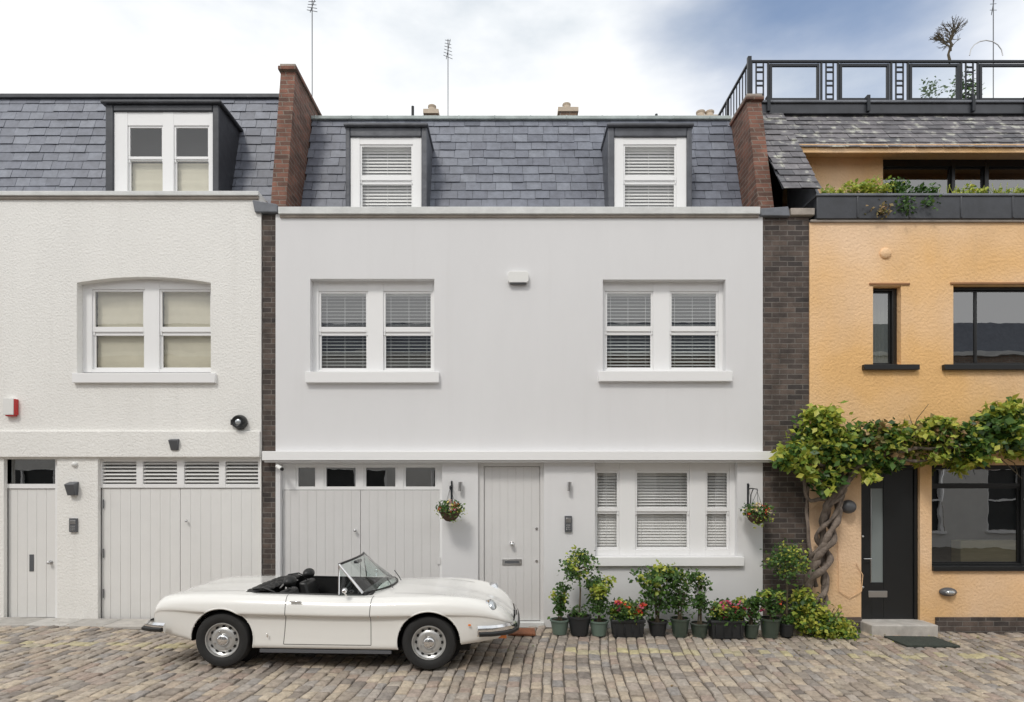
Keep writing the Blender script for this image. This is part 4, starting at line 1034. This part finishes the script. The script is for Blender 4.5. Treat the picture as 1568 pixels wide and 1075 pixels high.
for sy in (-1,1):
    t.tube([(2.26,sy*.74,.79),(2.25,sy*.78,.85)],.009,m_chrome,8); t.ball((2.25,sy*.79,.87),(.03,.05,.03),m_chrome)
t.done()
t=MB('interior',CAR)
for sy in (-.33,.33):
    t.hexa([(1.50,sy-.22,.38),(1.64,sy-.22,.38),(1.64,sy+.22,.38),(1.50,sy+.22,.38),(1.42,sy-.19,.80),(1.52,sy-.19,.80),(1.52,sy+.19,.80),(1.42,sy+.19,.80)],m_blackv)
    t.box(1.60,2.08,sy-.22,sy+.22,.36,.52,m_blackv)
t.hexa([(2.30,-.62,.55),(2.50,-.62,.55),(2.50,.62,.55),(2.30,.62,.55),(2.36,-.62,.80),(2.52,-.62,.825),(2.52,.62,.825),(2.36,.62,.80)],m_blackv)
t.done(bevel=.03,seg=3)
t=MB('headrests_and_wheel',CAR)
for sy in (-.33,.33):
    t.ball((1.49,sy,.885),(.068,.12,.065),m_blackv,18,12); t.tube([(1.48,sy-.05,.76),(1.48,sy-.05,.86)],.008,m_chrome,6); t.tube([(1.48,sy+.05,.76),(1.48,sy+.05,.86)],.008,m_chrome,6)
cw=Vector((2.14,-.33,.76)); ax=Vector((-.85,0,.5)).normalized(); u=Vector((0,1,0)); w_=ax.cross(u)
t.tube([cw+(u*math.cos(a)+w_*math.sin(a))*.18 for a in [i*2*math.pi/28 for i in range(29)]],.013,m_blackv,8)
for a in (0.2,2.1,4.2): t.tube([cw,cw+(u*math.cos(a)+w_*math.sin(a))*.18],.01,m_steel,6)
t.tube([cw,(2.38,-.33,.66)],.02,m_blackv,8)
t.done()
t=MB('folded_soft_top',CAR); n=40
for (x0,z0,rx,rz) in ((1.19,.812,.075,.030),(1.27,.818,.06,.034),(1.12,.805,.06,.020)):
    vs=[];fs=[];m_=12
    for i in range(n+1):
        q=-1+2*i/n; yy=q*.58; k=(1-abs(q)**4)**.5 if abs(q)<1 else .05; wob=1+.28*math.sin(i*1.7+x0*30)+.2*math.sin(i*.7)
        for j in range(m_):
            a=2*math.pi*j/m_; vs.append((x0+rx*math.cos(a)*(.6+.4*k)+.010*math.sin(i*1.3),yy,z0+rz*math.sin(a)*max(k,.1)*wob))
        if i:
            for j in range(m_): fs.append(((i-1)*m_+j,(i-1)*m_+(j+1)%m_,i*m_+(j+1)%m_,i*m_+j))
    t.add(vs,fs,m_blackv,True)
t.tube([(1.40,-.56,.80),(1.28,-.57,.845),(1.15,-.54,.83)],.011,m_blackv,6); t.tube([(1.40,.56,.80),(1.28,.57,.85),(1.15,.54,.83)],.011,m_blackv,6)
t.tube([(1.36,-.3,.80),(1.33,0,.838),(1.36,.3,.80)],.009,m_steel,6)
t.done()
for wx in WXs:
    for sy in (-1,1):
        t=MB('wheel',CAR); o=(wx,sy*.745,WR); ax=(0,sy,0)
        t.lathe([(.185,-.17),(.255,-.175),(.288,-.15),(.300,-.11),(.302,-.05),(.298,0-.012),(.283,.015),(.25,.024),(.21,.02),(.187,.004)],o,ax,m_tyre,64)
        t.lathe([(.19,.004),(.186,.012),(.178,.010),(.172,-.02),(.150,-.035),(.135,-.022),(.115,-.008),(.09,-.004),(.075,-.012),(.07,-.012)],o,ax,m_rim,64)
        t.lathe([(.07,-.014),(.066,.006),(.05,.022),(.025,.028),(.001,.029)],o,ax,m_chrome,24)
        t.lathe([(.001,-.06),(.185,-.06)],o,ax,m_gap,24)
        for k in range(12):
            a=k*math.pi/6; c=Vector(o)+Vector((math.cos(a)*.140,sy*-.026,math.sin(a)*.140))
            t.lathe([(.001,.004),(.0175,.004),(.018,-.01)],c,(math.cos(a)*.25,sy,math.sin(a)*.25),m_gap,10)
        for k in range(4):
            a=k*math.pi/2+.4; c=Vector(o)+Vector((math.cos(a)*.093,sy*-.002,math.sin(a)*.093)); t.lathe([(.009,-.01),(.009,.012),(.001,.014)],c,ax,m_steel,6)
        t.done(recalc=True)
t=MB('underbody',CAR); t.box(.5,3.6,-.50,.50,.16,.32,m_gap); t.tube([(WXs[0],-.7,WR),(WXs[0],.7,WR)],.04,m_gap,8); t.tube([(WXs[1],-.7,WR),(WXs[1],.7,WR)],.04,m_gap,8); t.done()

# ================================================================= SKY + LIGHT
wd=bpy.data.worlds.new("World"); scene.world=wd; wd.use_nodes=True
nt=wd.node_tree; N=nt.nodes; L=nt.links; bg=N['Background']; STR=.12; bg.inputs[1].default_value=STR
az=math.radians(205); el=math.radians(50)
sky=N.new('ShaderNodeTexSky'); sky.sky_type='NISHITA'; sky.sun_disc=False; sky.sun_elevation=el; sky.sun_rotation=az
tc=N.new('ShaderNodeTexCoord')
dp=N.new('ShaderNodeVectorMath'); dp.operation='DOT_PRODUCT'; L.new(tc.outputs['Generated'],dp.inputs[0]); dp.inputs[1].default_value=(.360,.685,.633)
mp=N.new('ShaderNodeMapping'); mp.inputs['Scale'].default_value=(2.2,2.2,5.5); mp.inputs['Location'].default_value=(.3,.2,.1); L.new(tc.outputs['Generated'],mp.inputs[0])
n1=N.new('ShaderNodeTexNoise'); n1.inputs['Scale'].default_value=1.3; n1.inputs['Detail'].default_value=7; n1.inputs['Roughness'].default_value=.52; L.new(mp.outputs[0],n1.inputs['Vector'])
ma=N.new('ShaderNodeMath'); ma.operation='MULTIPLY_ADD'; ma.inputs[1].default_value=.05; L.new(n1.outputs[0],ma.inputs[0]); L.new(dp.outputs['Value'],ma.inputs[2])
mr=N.new('ShaderNodeMapRange'); mr.interpolation_type='SMOOTHSTEP'; mr.inputs[1].default_value=.990; mr.inputs[2].default_value=1.028; mr.inputs[4].default_value=.9; L.new(ma.outputs[0],mr.inputs[0])
n2=N.new('ShaderNodeTexNoise'); n2.inputs['Scale'].default_value=1.0; n2.inputs['Detail'].default_value=6; n2.inputs['Roughness'].default_value=.55; L.new(mp.outputs[0],n2.inputs['Vector'])
cr=N.new('ShaderNodeValToRGB'); cr.color_ramp.elements[0].position=.36; cr.color_ramp.elements[0].color=(.52,.58,.64,1); cr.color_ramp.elements[1].position=.60; cr.color_ramp.elements[1].color=(1,1,1,1)
L.new(n2.outputs[0],cr.inputs[0])
se=N.new('ShaderNodeSeparateXYZ'); L.new(tc.outputs['Generated'],se.inputs[0])
hz=N.new('ShaderNodeMapRange'); hz.inputs[1].default_value=.42; hz.inputs[2].default_value=.62; L.new(se.outputs[2],hz.inputs[0])
mh=N.new('ShaderNodeMix'); mh.data_type='RGBA'; L.new(hz.outputs[0],mh.inputs[0]); mh.inputs[6].default_value=(.96,.965,.97,1); L.new(cr.outputs[0],mh.inputs[7])
sc=N.new('ShaderNodeVectorMath'); sc.operation='SCALE'; sc.inputs['Scale'].default_value=1.20/STR; L.new(mh.outputs[2],sc.inputs[0])
hs=N.new('ShaderNodeHueSaturation'); hs.inputs['Saturation'].default_value=1.05; hs.inputs['Value'].default_value=1.4; L.new(sky.outputs[0],hs.inputs['Color'])
mi=N.new('ShaderNodeMix'); mi.data_type='RGBA'; L.new(mr.outputs[0],mi.inputs[0]); L.new(sc.outputs[0],mi.inputs[6]); L.new(hs.outputs[0],mi.inputs[7])
L.new(mi.outputs[2],bg.inputs[0])
sl=bpy.data.lights.new('sun','SUN'); sl.energy=1.5; sl.angle=math.radians(11); sl.color=(1,.955,.89)
so=bpy.data.objects.new('sun',sl); scene.collection.objects.link(so)
dv=Vector((math.sin(az)*math.cos(el),math.cos(az)*math.cos(el),math.sin(el)))
so.rotation_euler=dv.to_track_quat('Z','Y').to_euler(); so.location=dv*30

cam=bpy.data.cameras.new('camera'); co=bpy.data.objects.new('camera',cam); scene.collection.objects.link(co)
co.location=(0,-D0,CZ); co.rotation_euler=(math.radians(90),0,0); cam.sensor_width=36; cam.lens=F/1568*36; cam.shift_y=(HZ-537.5)/1568; cam.clip_end=500
scene.camera=co
scene.view_settings.view_transform='Standard'; scene.view_settings.look='None'; scene.view_settings.exposure=0
